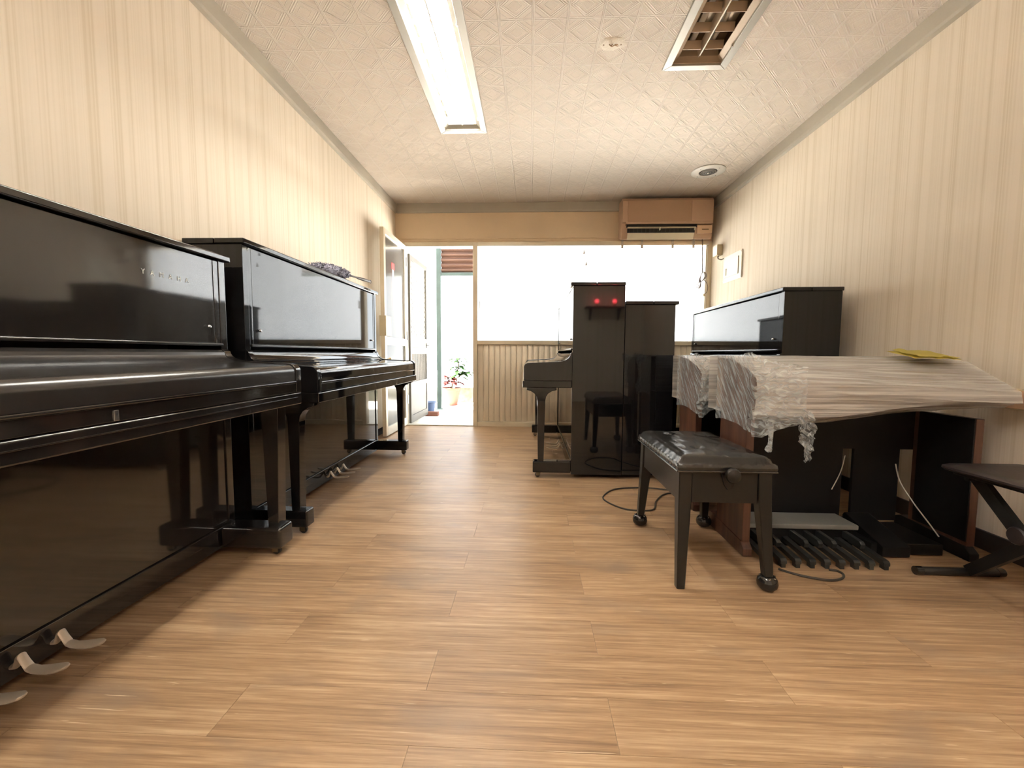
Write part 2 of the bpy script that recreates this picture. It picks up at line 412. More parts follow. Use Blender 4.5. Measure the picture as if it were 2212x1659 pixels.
# floor with single planks
fl = obj('floor', box(B_(), XL-T, XR+T, YR-T, YB+T, -0.16, -0.004), 'subfloor', smooth=False)
struct(fl, 'oak-look vinyl plank floor', 'floor')
PW, PL = 0.1524, 0.92
plank_src = {}
def plank(x0, x1, y0, y1):
    g = 0.0004
    key = (round(x1-x0, 3), round(y1-y0, 3))
    cx, cy = (x0+x1)/2, (y0+y1)/2
    if key not in plank_src:
        hx, hy = (x1-x0)/2-g, (y1-y0)/2-g
        o = obj('plank', box(B_(), -hx, hx, -hy, hy, -0.004, 0.0), 'oak_vinyl_plank', fl, smooth=False, loc=(cx, cy, 0))
        plank_src[key] = o
    else: share('plank', plank_src[key], fl, (cx, cy, 0))
row = 0; y = 1.013 - PW*19
while y < YB - 0.01:
    y1 = min(y+PW, YB); k = round((y-1.013)/PW)
    off = -0.26 if k % 2 == 0 else 0.20
    x = off - PL*3
    while x < XR:
        a, b = max(x, XL), min(x+PL, XR)
        if b-a > 0.02: plank(a, b, max(y, YR), y1)
        x += PL
    y += PW
# side walls
wl = struct(obj('wall_left', box(B_(), XL-T, XL, YR-T, YB+T, 0, ZC+0.2), 'striped_wallpaper_side', smooth=False), 'left wall in faded cream striped wallpaper', 'wall')
wr = struct(obj('wall_right', box(B_(), XR, XR+T, YR-T, YB+T, 0, ZC+0.2), 'striped_wallpaper_side', smooth=False), 'right wall in faded cream striped wallpaper', 'wall')
struct(obj('wall_rear', box(B_(), XL, XR, YR-T, YR, 0, ZC+0.2), 'striped_wallpaper_end', smooth=False), 'wallpapered wall behind the viewer', 'wall')
bm = B_()
box(bm, XL, XR, YB, YB+0.1, 2.135, ZC+0.2)
box(bm, XL, DX0-0.03, YB, YB+0.1, 0, 2.135)
wb = struct(obj('wall_back', bm, 'plain_wall_paint', smooth=False), 'yellowed plain wall strip above the door and window', 'wall')
bm = B_(); box(bm, XL, XR, YB-0.006, YB, 2.175, 2.181, 0.001); box(bm, XL, XR, YB-0.004, YB, 2.150, 2.156, 0.001)
obj('wall_bead', bm, 'plain_wall_paint', wb, smooth=False)
# ceiling with two cut-outs for the recessed lamps (plus two behind the viewer, the right one added)
LAMPS = [(-0.712, -0.352, 2.07, 3.412), (0.778, 1.152, 1.39, 2.725), (-0.712, -0.352, -0.75, 0.59), (0.778, 1.152, -1.10, 0.24)]
xs = sorted({XL-T, XR+T} | {v for l in LAMPS for v in (l[0]+0.045, l[1]-0.045)})
ys = sorted({YR-T, YB+T} | {v for l in LAMPS for v in (l[2]+0.045, l[3]-0.045)})
bm = B_()
vd = {}
def gv(x, y):
    if (x, y) not in vd: vd[(x, y)] = bm.verts.new((x, y, ZC))
    return vd[(x, y)]
for i in range(len(xs)-1):
    for j in range(len(ys)-1):
        cx, cy = (xs[i]+xs[i+1])/2, (ys[j]+ys[j+1])/2
        if any(l[0] < cx < l[1] and l[2] < cy < l[3] for l in LAMPS): continue
        bm.faces.new((gv(xs[i], ys[j]), gv(xs[i], ys[j+1]), gv(xs[i+1], ys[j+1]), gv(xs[i+1], ys[j])))
r = bmesh.ops.extrude_face_region(bm, geom=bm.faces[:])
bmesh.ops.translate(bm, vec=(0, 0, 0.02), verts=[v for v in r['geom'] if isinstance(v, bmesh.types.BMVert)])
ce = struct(obj('ceiling', bm, 'embossed_ceiling_paper', smooth=False), 'ceiling papered with embossed diamond pattern', 'ceiling')
roof = struct(obj('roof_slab', box(B_(), XL-T, XR+T, YR-T, YB+T, ZC+0.2, ZC+0.3), 'subfloor', smooth=False), 'slab above the ceiling', 'roof')
# cornice boards
def cornice(n, a, b, side):
    bm = B_()
    if side == 'L': prism(bm, [(XL, 2.47), (XL+0.022, 2.474), (XL+0.026, 2.49), (XL+0.018, ZC), (XL, ZC)], 1, a, b)
    if side == 'R': prism(bm, [(XR, 2.47), (XR-0.026, 2.474), (XR-0.030, 2.49), (XR-0.024, ZC), (XR, ZC)], 1, a, b)
    if side == 'B': prism(bm, [(YB, 2.47), (YB-0.018, 2.474), (YB-0.020, 2.49), (YB-0.014, ZC), (YB, ZC)], 0, a, b)
    return obj(n, bm, 'grey_trim', smooth=False)
struct(cornice('trim_1', YR, YB, 'L'), 'grey cornice board along the left wall', 'trim')
struct(cornice('trim_2', YR, YB, 'R'), 'grey cornice board along the right wall', 'trim')
struct(cornice('trim_3', XL+0.026, XR-0.03, 'B'), 'grey cornice board along the end wall', 'trim')
struct(obj('baseboard_right', box(B_(), XR-0.014, XR, YR, YB-0.05, 0, 0.085, 0.003), 'dark_baseboard', smooth=False), 'dark skirting along the right wall', 'baseboard')
struct(obj('baseboard_left', box(B_(), XL, XL+0.012, YR, YB, 0, 0.07, 0.003), 'dark_baseboard', smooth=False), 'dark skirting along the left wall', 'baseboard')

# ------------------------------------------------------------------ aluminium partition: window_1 and door frame
win = struct(root('window_1', '', 'window'), 'wide milky window over ribbed aluminium panels in the end wall', 'window')
F0, F1 = YB-0.03, YB+0.06
bm = B_()
box(bm, DX1, GX0, F0, F1, 0, 2.135, 0.004)                           # mullion beside the door
obj('mullion', bm, 'aluminium_beige', win)
obj('mullion', box(B_(), GX1, XR, F0+0.01, F1, 0, 2.135, 0.004), 'aluminium_beige', win)
obj('head_rail', box(B_(), GX0, GX1, F0, F1, 2.085, 2.135, 0.004), 'aluminium_beige', win)
obj('head_bead', box(B_(), GX0, GX1, F0-0.006, F0, 2.085, 2.100, 0.002), 'aluminium_light', win)
obj('mid_rail', box(B_(), GX0, GX1, F0, F1, 0.965, 1.012, 0.004), 'aluminium_beige', win)
obj('bottom_rail', box(B_(), GX0, GX1, F0, F1, 0, 0.055, 0.004), 'aluminium_beige', win)
obj('sash_stile', box(B_(), GX1-0.022, GX1, F0+0.012, F1-0.02, 1.012, 2.085, 0.003), 'aluminium_light', win)
obj('pane', box(B_(), GX0, 0.36, YB+0.012, YB+0.016, 1.012, 2.085), 'window_film', win, smooth=False)
obj('pane', box(B_(), 0.36, GX1-0.022, YB+0.016, YB+0.020, 1.012, 2.085), 'window_film', win, smooth=False)
for (x0, x1, z0, z1) in ((-0.60, -0.592, 1.38, 1.47), (-0.585, -0.581, 1.38, 1.48)):
    obj('sticker', box(B_(), x0, x1, YB+0.008, YB+0.0119, z0, z1), 'grey_trim', win, smooth=False)
# peeling film creases
def crease(pts, r):
    obj('film_crease', tube(B_(), spline(pts, 5), r, 6), 'aluminium_light', win)
crease([(0.02, YB+0.01, 1.945), (0.16, YB+0.009, 1.99), (0.28, YB+0.009, 2.02), (0.36, YB+0.01, 2.012)], 0.0016)
crease([(0.20, YB+0.01, 1.985), (0.30, YB+0.009, 1.99), (0.38, YB+0.01, 2.005)], 0.0014)
for (x, z) in ((0.603, 2.03), (0.63, 1.90)):
    bm = B_(); prism(bm, [(x-0.012, z-0.03), (x+0.012, z-0.026), (x, z+0.025)], 1, YB+0.013, YB+0.0155); obj('film_tear', bm, 'grey_trim', win, smooth=False)
# ribbed lower panel: single aluminium strips
n = 40; w = (GX1-GX0)/n
src = None
for i in range(n):
    c = GX0 + (i+0.5)*w
    if src is None:
        src = obj('panel_strip', box(B_(), -w/2+0.0012, w/2-0.0012, -0.006, 0.006, 0.055, 0.965, 0.0025, 2), 'aluminium_panel', win, loc=(c, YB+0.008, 0))
    else: share('panel_strip', src, win, (c, YB+0.008, 0))
obj('panel_backing', box(B_(), GX0, GX1, YB+0.018, YB+0.05, 0.055, 0.965), 'aluminium_panel', win, smooth=False)
# door frame
dfm = struct(root('trim_4', '', 'trim'), 'aluminium frame around the open doorway', 'trim')
obj('jamb', box(B_(), DX0-0.035, DX0, F0, F1, 0, 2.135, 0.004), 'aluminium_beige', dfm)
obj('door_head', box(B_(), DX0, DX1, F0, F1, DZ, 2.135, 0.004), 'aluminium_beige', dfm)
obj('head_bead', box(B_(), DX0, DX1, F0-0.006, F0, DZ, DZ+0.012, 0.002), 'aluminium_light', dfm)
obj('threshold', box(B_(), DX0, DX1, F0, F1, 0.0005, 0.012, 0.003), 'aluminium_light', dfm)
# door leaf, swung into the room, parallel to the left wall
door = struct(root('door_1', '', 'door', (DX0-0.004, YB-0.035, 0.012), 0), 'aluminium glass door standing open into the room', 'door')
DW = 0.74; DH = 2.085; t2 = 0.02
def dbar(name, y0, y1, z0, z1, mat='aluminium_beige', xx=t2):
    return obj(name, box(B_(), -xx, xx, -y1, -y0, z0, z1, 0.003), mat, door)
dbar('stile', 0, 0.05, 0, DH, 'aluminium_light'); st = dbar('stile', DW-0.055, DW, 0, DH)
dbar('rail', 0.05, DW-0.055, DH-0.055, DH, 'aluminium_light'); dbar('rail', 0.05, DW-0.055, 0.93, 1.01, 'aluminium_light'); dbar('rail', 0.05, DW-0.055, 0.0, 0.09, 'aluminium_light')
dbar('pane', 0.05, DW-0.055, 1.01, DH-0.055, 'door_glass', 0.003); dbar('pane', 0.05, DW-0.055, 0.09, 0.93, 'door_glass', 0.003)
dbar('lock_plate', DW-0.16, DW+0.006, 1.02, 1.22, 'cream_plastic_dark', 0.034)
bm = B_(); lathe(bm, [(0.004, 0), (0.012, 0.004), (0.012, 0.02), (0.022, 0.03), (0.024, 0.045), (0.016, 0.055), (0.002, 0.058)], 14, (0.02, -(DW-0.03), 0.78), 'x')
obj('knob', bm, 'brass', door)
dbar('red_paper', 0.36, 0.46, 1.73, 1.80, 'red_paper', 0.0045); dbar('paper_strip', 0.385, 0.44, 1.30, 1.73, 'pink_paper', 0.0045)
for z in (0.25, 1.0, 1.85):
    obj('hinge', lathe(B_(), [(0.008, z), (0.009, z+0.002), (0.009, z+0.10), (0.008, z+0.102)], 10, (0.022, 0.008, 0)), 'steel', door)
# screen door outside, swung outwards
scr = struct(root('door_2', '', 'door', (DX0+0.02, YB+0.065, 0.0), math.radians(-1)), 'white security screen door standing open outside', 'door')
SW = 0.78; SH = 2.03
def sbar(name, y0, y1, z0, z1, xx=0.014, mat='screen_grey'): return obj(name, box(B_(), -xx, xx, y0, y1, z0, z1, 0.003), mat, scr)
sbar('stile', 0, 0.05, 0.01, SH); sbar('stile', SW-0.05, SW, 0.01, SH)
for z0, z1 in ((0.01, 0.10), (0.45, 0.51), (0.85, 0.93), (1.0, 1.05), (SH-0.06, SH)): sbar('rail', 0.05, SW-0.05, z0, z1)
sbar('kick_plate', 0.05, SW-0.05, 0.10, 0.45, 0.005); sbar('lock_panel', 0.05, SW-0.05, 0.93, 1.0, 0.006)
bm = B_()
z = 1.05
for k in range(-12, 22):                                   # diamond lattice
    for sgn in (1, -1):
        y0 = 0.05; y1 = SW-0.05
        za = 1.05 + k*0.065; zb = za + sgn*1.2*(y1-y0)
        p = []
        N_ = 24
        seg = []
        for q in range(N_+1):
            yy = y0+(y1-y0)*q/N_; zz = za+(zb-za)*q/N_
            if 1.05 <= zz <= SH-0.06: seg.append((0, yy, zz))
        if len(seg) > 1: tube(bm, [seg[0], seg[-1]], 0.003, 4)
obj('lattice', bm, 'screen_grey', scr)['kind'] = 'stuff'
for i in range(17): obj('bar', box(B_(), -0.004, 0.004, 0.075+i*0.038, 0.083+i*0.038, 0.51, 0.85), 'screen_grey', scr, smooth=False)
obj('handle', box(B_(), 0.014, 0.05, SW-0.035, SW-0.02, 0.96, 0.975, 0.003), 'steel', scr)

# ------------------------------------------------------------------ recessed fluorescent lamps
def lamp(label, l, lit):
    x0, x1, y0, y1 = l; fw = 0.045; lg_ = 0.030
    r = root('ceiling_lamp', label, 'ceiling lamp', (0, 0, ZC), 0, 'recessed fluorescent ceiling lamps')
    refl = 'lamp_reflector' if lit else 'lamp_reflector_brown'; lou = 'lamp_reflector' if lit else 'louver_brown'  # browner reflector and louvres where the tubes are off
    def mitre(pts): return pts
    zf0, zf1 = -0.012, 0.0
    X = [(x0, y0), (x1, y0), (x1, y1), (x0, y1)]; Y = [(x0+fw, y0+fw), (x1-fw, y0+fw), (x1-fw, y1-fw), (x0+fw, y1-fw)]
    for i in range(4):
        j = (i+1) % 4; bm = B_()
        prism(bm, [X[i], X[j], Y[j], Y[i]], 2, zf0, zf1+0.002, 0.002, 1)
        obj('frame_side', bm, 'lamp_frame', r, smooth=False)
    Z = [(x0+fw+lg_, y0+fw+lg_), (x1-fw-lg_, y0+fw+lg_), (x1-fw-lg_, y1-fw-lg_), (x0+fw+lg_, y1-fw-lg_)]
    for i in range(4):
        j = (i+1) % 4; bm = B_()
        lo_ = [(Y[i][0], Y[i][1], 0.003), (Y[j][0], Y[j][1], 0.003), (Z[j][0], Z[j][1], 0.018), (Z[i][0], Z[i][1], 0.018)]
        loft(bm, [lo_, [(p[0], p[1], p[2]+0.004) for p in lo_]])
        obj('inner_ledge', bm, 'lamp_frame' if lit else 'louver_brown', r, smooth=False)
    # housing, open at the bottom
    bm = B_(); a0, a1, b0, b1, h = x0+fw-0.012, x1-fw+0.012, y0+fw-0.012, y1-fw+0.012, 0.11
    s0 = 0.02
    for q in ((a0, a0+0.012, b0, b1, s0, h), (a1-0.012, a1, b0, b1, s0, h), (a0, a1, b0, b0+0.012, s0, h), (a0, a1, b1-0.012, b1, s0, h), (a0, a1, b0, b1, h, h+0.012)): box(bm, *q)
    obj('housing', bm, refl, r, smooth=False)
    xm = (x0+x1)/2; wdt = (x1-x0)-2*fw-2*lg_
    for s in (-1, 1):
        xt = xm + s*wdt*0.25
        tb = obj('tube', lathe(B_(), [(0.010, y0+0.06), (0.0155, y0+0.062), (0.0155, y1-0.062), (0.010, y1-0.06)], 14, (xt, 0, 0.052 if lit else 0.075), 'y'), ('tube_off', 'tube_lit', 'tube_lit_rear')[lit], r)
        # curved trough reflector
        bm = B_(); prof = []
        for k in range(9):
            a = math.radians(180 - 22.5*k); prof.append((xt+wdt*0.235*math.cos(a), 0.055+0.045*math.sin(a)))
        loft(bm, [[(p[0], yy, p[1]) for p in prof] for yy in (y0+0.05, y1-0.05)], close=False)
        obj('reflector', bm, refl, r)
    nb = 9; L_ = (y1-y0-2*fw-2*lg_)
    for k in range(nb):
        yy = y0+fw+lg_+L_*(k+0.5)/nb
        for s in (-1, 1):
            xa, xb = sorted((xm+s*0.012, xm+s*(wdt/2)))
            bm = B_(); lt_ = 0.033 if lit else 0.055; prism(bm, [(yy-0.013, lt_), (yy-0.0015, 0.014), (yy+0.0015, 0.014), (yy+0.013, lt_)], 0, xa, xb)
            obj('louver_blade', bm, lou, r, smooth=False)
    bm = B_(); prism(bm, [(xm-0.013, 0.034 if lit else 0.056), (xm-0.003, 0.012), (xm+0.003, 0.012), (xm+0.013, 0.034 if lit else 0.056)], 1, y0+fw+lg_, y1-fw-lg_); obj('spine', bm, lou, r, smooth=False)
    obj('spine_glint', box(B_(), xm-0.0035, xm+0.0035, y0+fw+lg_, y1-fw-lg_-0.02, 0.0085, 0.0118), 'cream_plastic', r, smooth=False)  # cream strip paints the light caught along the spine's lower edge
    bm = B_(); prism(bm, [(xm-wdt/2, y1-fw-lg_), (xm+wdt/2, y1-fw-lg_), (xm+wdt/2, y1-fw-lg_-0.006), (xm-wdt/2, y1-fw-lg_-0.006)], 2, 0.018, 0.06); obj('end_plate', bm, lou, r, smooth=False)
    for yy in (y0+0.25, y1-0.20):
        obj('clip', box(B_(), x1-fw-0.006, x1-fw+0.004, yy, yy+0.012, -0.014, 0.004, 0.001), 'steel', r, smooth=False)
    return r
lamp('lit recessed fluorescent ceiling lamp above the aisle, glowing white', LAMPS[0], 1)
lamp('unlit recessed ceiling lamp with brown louvres near the right wall', LAMPS[1], 0)
lamp('lit recessed fluorescent ceiling lamp behind the viewer, over the left wall', LAMPS[2], 2)
lamp('lit ceiling lamp added behind the viewer to brighten the right side', LAMPS[3], 2)  # unseen lamp, added to brighten the right wall

# ------------------------------------------------------------------ upright pianos
# local frame: x along the keyboard, y = -d (front towards -y), d = 0 is the front of the case body
def prof(pts): return [(-d, z) for d, z in pts]
def upright(label, loc, rz, Wd, H, D, K, za=0.797, bracket=True, mat='piano_black', group=None, knobs=True, lock=False, letters=False, pedal_mat='worn_pedal', zr=0.885):
    r = root('upright_piano', label, 'piano', loc, rz, group)
    t = 0.036; h = Wd/2
    zk1, zk0 = (0.676, 0.628) if bracket else (0.690, 0.640)
    def side(s, w=t, inset=0.0):
        a, b = sorted((s*(h-inset), s*(h-w-inset))); return a, b
    # case
    for s in (-1, 1):
        a, b = side(s)
        obj('side_panel', box(B_(), a, b, 0, D, 0.028, H-0.024, 0.0025), mat, r)
    obj('back_board', box(B_(), -h+t, h-t, D-0.03, D-0.005, 0.04, H-0.03), 'piano_inner', r, smooth=False)
    obj('bottom_board', box(B_(), -h+t, h-t, 0.02, D-0.03, 0.03, 0.06), 'piano_inner', r, smooth=False)
    # lid in two leaves
    seam = D*0.45
    obj('lid_front', box(B_(), -h-0.014, h+0.014, -0.018, seam-0.0012, H-0.024, H, 0.005, 3), mat, r)
    obj('lid_rear', box(B_(), -h-0.014, h+0.014, seam+0.0012, D, H-0.024, H, 0.004, 3), mat, r)
    # upper panel, with narrow pilasters at both ends
    up = obj('upper_panel', box(B_(), -h+t+0.030, h-t-0.030, 0.004, 0.026, zr+0.012, H-0.028, 0.002), mat, r)
    for s in (-1, 1):
        a, b = sorted((s*(h-t-0.0004), s*(h-t-0.0285)))
        obj('pilaster', box(B_(), a, b, 0.003, 0.028, zr+0.012, H-0.028, 0.002), mat, r)
    obj('moulding', box(B_(), -h+t, h-t, -0.010, 0.03, zr, zr+0.0115, 0.004, 3), mat, r)
    if knobs:
        for s in (-1, 1):
            obj('knob', lathe(B_(), [(0.003, 0), (0.006, -0.004), (0.0075, -0.009), (0.005, -0.013), (0.001, -0.014)], 12, (s*(h-0.105), 0.004, zr+0.078), 'y'), 'steel', up)
    # keyboard cheeks
    curve = [(0.0, zr-0.012)] + [(0.012+0.085*(1-math.cos(math.radians(a))), za+0.010+(zr-0.022-za-0.010)*(1-math.sin(math.radians(a)))) for a in range(0, 91, 15)]
    nose = arc((K-0.032, za-0.032), 0.032, 90, 0, 6)
    top = curve + [(K-0.07, za+0.002)] + nose
    for s in (-1, 1):
        a, b = side(s)
        bm = B_(); prism(bm, prof([(-0.0, zk1+0.001)] + top + [(K, zk1+0.001)]), 0, a, b, 0.0022, 2)
        obj('cheek', bm, mat, r)
    # folded fallboard between the cheeks
    fb = [(d, z-0.004) for d, z in top]
    bm = B_(); prism(bm, prof([(0.0, zk1+0.05)] + [(d-0.004 if i > len(curve) else d, z) for i, (d, z) in enumerate(fb)] + [(K-0.004, zk1+0.050)]), 0, -h+t+0.001, h-t-0.001)
    obj('fallboard', bm, mat if bracket else 'piano_satin', r, angle=25)
    obj('fallboard_lip', box(B_(), -h+t+0.001, h-t-0.001, -K-0.001, -K+0.03, zk1+0.040, zk1+0.0495, 0.003), mat, r)
    obj('key_slip', box(B_(), -h+t+0.001, h-t-0.001, -K+0.006, -0.002, zk1+0.002, zk1+0.0395, 0.002), mat, r)
    # key bed
    e = 0.006 if bracket else 0.0
    obj('key_bed', box(B_(), -h-e*0.5, h+e*0.5, -K-e, 0.0 - 0.0005, zk0, zk1, 0.005, 3), mat, r)
    if not bracket:
        obj('bed_strip', box(B_(), -h+t, h-t, -K-0.003, -K+0.0005, zk0+0.028, zk0+0.032, 0.001), mat, r)
    if lock:
        lk = obj('lock_plate', box(B_(), -0.006, 0.006, -K-0.0025+0.006, -K+0.006, zk1+0.004, zk1+0.030, 0.001), 'steel', r)
        bm = B_(); lathe(bm, [(0.0026, -K+0.003), (0.0026, -K+0.0045)], 10, (0, 0, zk1+0.020), 'y'); box(bm, -0.001, 0.001, -K+0.003, -K+0.0045, zk1+0.010, zk1+0.020)
        obj('keyhole', bm, 'vent_black', lk)
    # lower front
    obj('lower_panel', box(B_(), -h+t+0.001, h-t-0.001, 0.006, 0.024, 0.118, zk0-0.002, 0.002), mat, r)
    tk = obj('toe_rail', box(B_(), -h+t+0.001, h-t-0.001, -0.001, 0.026, 0.028, 0.1165, 0.004, 3), mat, r)
    # legs
    dl = K-0.122 if bracket else K-0.112
    lw = 0.056
    for s in (-1, 1):
        a, b = side(s, lw, 0.002)
        if bracket:
            pts = [(dl+0.100, zk0), (dl+0.100, zk0-0.016), (dl+0.072, zk0-0.024), (dl+0.047, zk0-0.040), (dl+0.033, zk0-0.062), (dl+0.028, zk0-0.09),
                   (dl+0.020, 0.118), (dl-0.020, 0.118), (dl-0.028, zk0-0.09), (dl-0.033, zk0-0.062), (dl-0.047, zk0-0.040), (dl-0.072, zk0-0.024), (dl-0.105, zk0-0.016), (dl-0.105, zk0)]
        else:
            pts = [(dl+0.040, zk0), (dl+0.026, 0.122), (dl-0.020, 0.122), (dl-0.036, zk0)]
        bm = B_(); prism(bm, prof(pts), 0, a, b, 0.003, 2); obj('leg', bm, mat, r)
        a2, b2 = side(s, 0.100 if not bracket else 0.070, -0.004)
        tb = obj('toe_block', box(B_(), a2, b2, -(dl+0.055), -0.001, 0.038 if bracket else 0.030, 0.118 if bracket else 0.122, 0.008 if bracket else 0.014, 3), mat, r)
        xc = (a2+b2)/2 if bracket else (a2+b2)/2-s*0.020
        bm = B_(); tube(bm, [(xc, -dl-0.012, 0.038), (xc, -dl-0.010, 0.026)], 0.011, 10)
        box(bm, xc-0.012, xc-0.008, -dl-0.030, -dl-0.004, 0.012, 0.034, 0.001); box(bm, xc+0.008, xc+0.012, -dl-0.030, -dl-0.004, 0.012, 0.034, 0.001)
        ca = obj('castor', bm, 'castor_metal', tb)
        obj('castor_wheel', lathe(B_(), [(0.012, xc-0.007), (0.0175, xc-0.006), (0.0175, xc+0.006), (0.012, xc+0.007)], 16, (0, -dl-0.020, 0.0178), 'x'), 'castor_wheel', tb)
    # rear castors carry the case
    for s in (-1, 1):
        obj('rear_wheel', lathe(B_(), [(0.015, s*(h-0.12)-0.010), (0.028, s*(h-0.12)-0.008), (0.028, s*(h-0.12)+0.008), (0.015, s*(h-0.12)+0.010)], 14, (0, D*0.6, 0.0285), 'x'), 'castor_wheel', r)
    # pedals
    for k in (-1, 0, 1):
        x = k*0.092; bm = B_()
        sec = [(0.000, 0.062, 0.010, 0.007), (0.012, 0.066, 0.011, 0.009), (0.020, 0.086, 0.011, 0.010), (0.026, 0.090, 0.011, 0.009), (0.036, 0.074, 0.011, 0.008), (0.046, 0.060, 0.012, 0.007),
               (0.062, 0.056, 0.014, 0.006), (0.085, 0.057, 0.017, 0.006), (0.110, 0.060, 0.020, 0.006), (0.128, 0.063, 0.019, 0.006), (0.140, 0.065, 0.012, 0.005), (0.144, 0.0655, 0.004, 0.003)]
        rings = [[(x+w*math.cos(2*PI*q/12), -d, z+tk_*math.sin(2*PI*q/12)) for q in range(12)] for d, z, w, tk_ in sec]
        loft(bm, rings)
        obj('pedal', bm, pedal_mat, r)
    if letters:
        cu = bpy.data.curves.new('lettering', 'FONT'); cu.body = 'YAMAHA'; cu.size = 0.025; cu.space_character = 2.55; cu.extrude = 0.0004
        ob = bpy.data.objects.new('tmp_text', cu); COL.objects.link(ob)
        bpy.context.view_layer.update()
        me = bpy.data.meshes.new_from_object(ob.evaluated_get(bpy.context.evaluated_depsgraph_get()))
        me.name = 'lettering'; me.materials.clear(); me.materials.append(MATS['silver_letter'])
        bpy.data.objects.remove(ob)
        lo = bpy.data.objects.new('lettering', me); COL.objects.link(lo); lo.parent = up
        lo.rotation_euler = (PI/2, 0, 0); lo.location = letters
        lo['label'] = 'small silver brand lettering'
    return r
XF = -1.306
upright('nearest black upright piano at the left wall, silver lettering on its panel', (XF, 0.965, 0), PI/2, 1.63, 1.265, 0.268, 0.320, 0.812, False, 'piano_black_worn',
        'black upright pianos', lock=True, letters=(0.425, 0.0033, 1.123))
upright('tall black upright piano at the left wall with a grey duster on its lid', (XF, 2.725, 0), PI/2, 1.66, 1.372, 0.268, 0.333, 0.797, True, 'piano_black', 'black upright pianos')
upright('taller of the two back-to-back pianos in mid room, keyboard facing the aisle', (0.284, 2.89+0.775, 0), -PI/2, 1.55, 1.338, 0.345, 0.330, 0.797, True, 'piano_black', 'black upright pianos')
upright('lower black upright piano standing back to back behind the taller mid-room one', (0.968, 2.905+0.765, 0), PI/2, 1.53, 1.215, 0.332, 0.315, 0.775, True, 'piano_black', 'black upright pianos', zr=0.86)
upright('black upright piano against the right wall, its panel mirroring the white window', (1.606, 2.74+0.83, 0), -PI/2-math.radians(1.6), 1.64, 1.282, 0.345, 0.285, 0.785, True, 'piano_black', 'black upright pianos')

# cleaning duster on the left piano's lid
du = root('duster', 'grey fluffy duster lying on the left piano lid', 'duster', (0, 0, 0))
bm = B_(); A = Vector((-1.475, 2.80, 1.425)); Bv = Vector((-1.345, 3.13, 1.432))
rings = []
nr, ns = 26, 18
ax = (Bv-A).normalized(); u = ax.cross(Vector((0, 0, 1))).normalized(); v = u.cross(ax)
for i in range(nr+1):
    t_ = i/nr; rr = 0.046*math.sin(PI*min(1, max(0.02, t_*0.93+0.05)))**0.55
    rr = max(rr, 0.006)
    ring = []
    for k in range(ns):
        a = 2*PI*k/ns; q = rr*(1+0.18*noise.noise(Vector((i*0.9, k*1.3, 3))))
        ring.append(A+(Bv-A)*t_ + q*(u*math.cos(a)+v*math.sin(a)))
    rings.append(ring)
loft(bm, rings)
hd = obj('head', bm, 'duster_grey', du)
bm = B_()
for i in range(620):                                     # chenille strands
    t_ = random.random(); a = random.random()*2*PI
    if math.sin(a) < -0.75: continue
    rr = 0.044*math.sin(PI*min(1, max(0.02, t_*0.93+0.05)))**0.55
    p = A+(Bv-A)*t_; dirv = u*math.cos(a)+v*math.sin(a)
    d2 = (dirv + ax*random.uniform(-0.9, 0.9) + Vector((0, 0, -0.3))*random.random()).normalized()
    L_ = random.uniform(0.010, 0.020); w = dirv.cross(d2).normalized() if dirv.cross(d2).length > 1e-3 else u
    b0 = p+dirv*rr*0.9; c0 = b0+dirv*L_*0.55; c1 = b0+d2*L_
    rr2 = 0.0032
    tube(bm, [b0, (b0+c0)/2+(c1-b0)*0.25, c1], [rr2, rr2, rr2*0.5], 4)
obj('strands', bm, 'duster_grey', hd)['kind'] = 'stuff'
hA = Bv; hB = Vector((-1.305, 3.43, 1.436))
bm = B_(); tube(bm, [hA-ax*0.03, hA, hA.lerp(hB, 0.3), hA.lerp(hB, 0.42), hA.lerp(hB, 0.7), hA.lerp(hB, 0.95), hB], [0.006, 0.007, 0.006, 0.010, 0.012, 0.010, 0.006], 10)
obj('handle', bm, 'duster_handle', du)
bm = B_(); tube(bm, [hB+Vector((0, 0.012+0.012*math.cos(a), 0.012*math.sin(a))) for a in [2*PI*k/14 for k in range(15)]], 0.0028, 6, cap=False)
obj('hanging_loop', bm, 'duster_handle', du)

# ------------------------------------------------------------------ piano bench
be = root('piano_bench', 'black leather piano bench with tufted seat and side knob', 'bench', (0.715, 1.825, 0), 0)
# local corners, slightly skewed as it stands
bx0, bx1, by0, by1 = -0.168, 0.172, -0.275, 0.275
ZS0, ZS1 = 0.434, 0.486
buttons = [(-0.06, 0.16), (0.085, 0.13), (-0.05, -0.13), (0.085, -0.14)]
nx, ny = 34, 52
def seat_z(x, y):
    ex = min(x-bx0, bx1-x); ey = min(y-by0, by1-y); e = min(ex, ey)
    z = ZS1 - 0.020*math.exp(-e/0.010) + 0.010*(1-math.exp(-e/0.06))
    for (qx, qy) in buttons:
        d = math.hypot(x-qx, y-qy); z -= 0.006*math.exp(-(d/0.016)**2) + 0.003*math.exp(-(d/0.05)**2)
    z += 0.0018*noise.noise(Vector((x*28, y*22, 1.0))) + 0.0015*noise.noise(Vector((x*60+3, y*14, 5)))
    return z
bm = B_(); G = []
for i in range(nx+1):
    col = []
    for j in range(ny+1):
        x = bx0+(bx1-bx0)*i/nx; y = by0+(by1-by0)*j/ny
        col.append(bm.verts.new((x, y, seat_z(x, y))))
    G.append(col)
for i in range(nx):
    for j in range(ny): bm.faces.new((G[i][j], G[i+1][j], G[i+1][j+1], G[i][j+1]))
loop = [G[i][0] for i in range(nx+1)] + [G[nx][j] for j in range(1, ny+1)] + [G[i][ny] for i in range(nx-1, -1, -1)] + [G[0][j] for j in range(ny-1, 0, -1)]
prev = loop
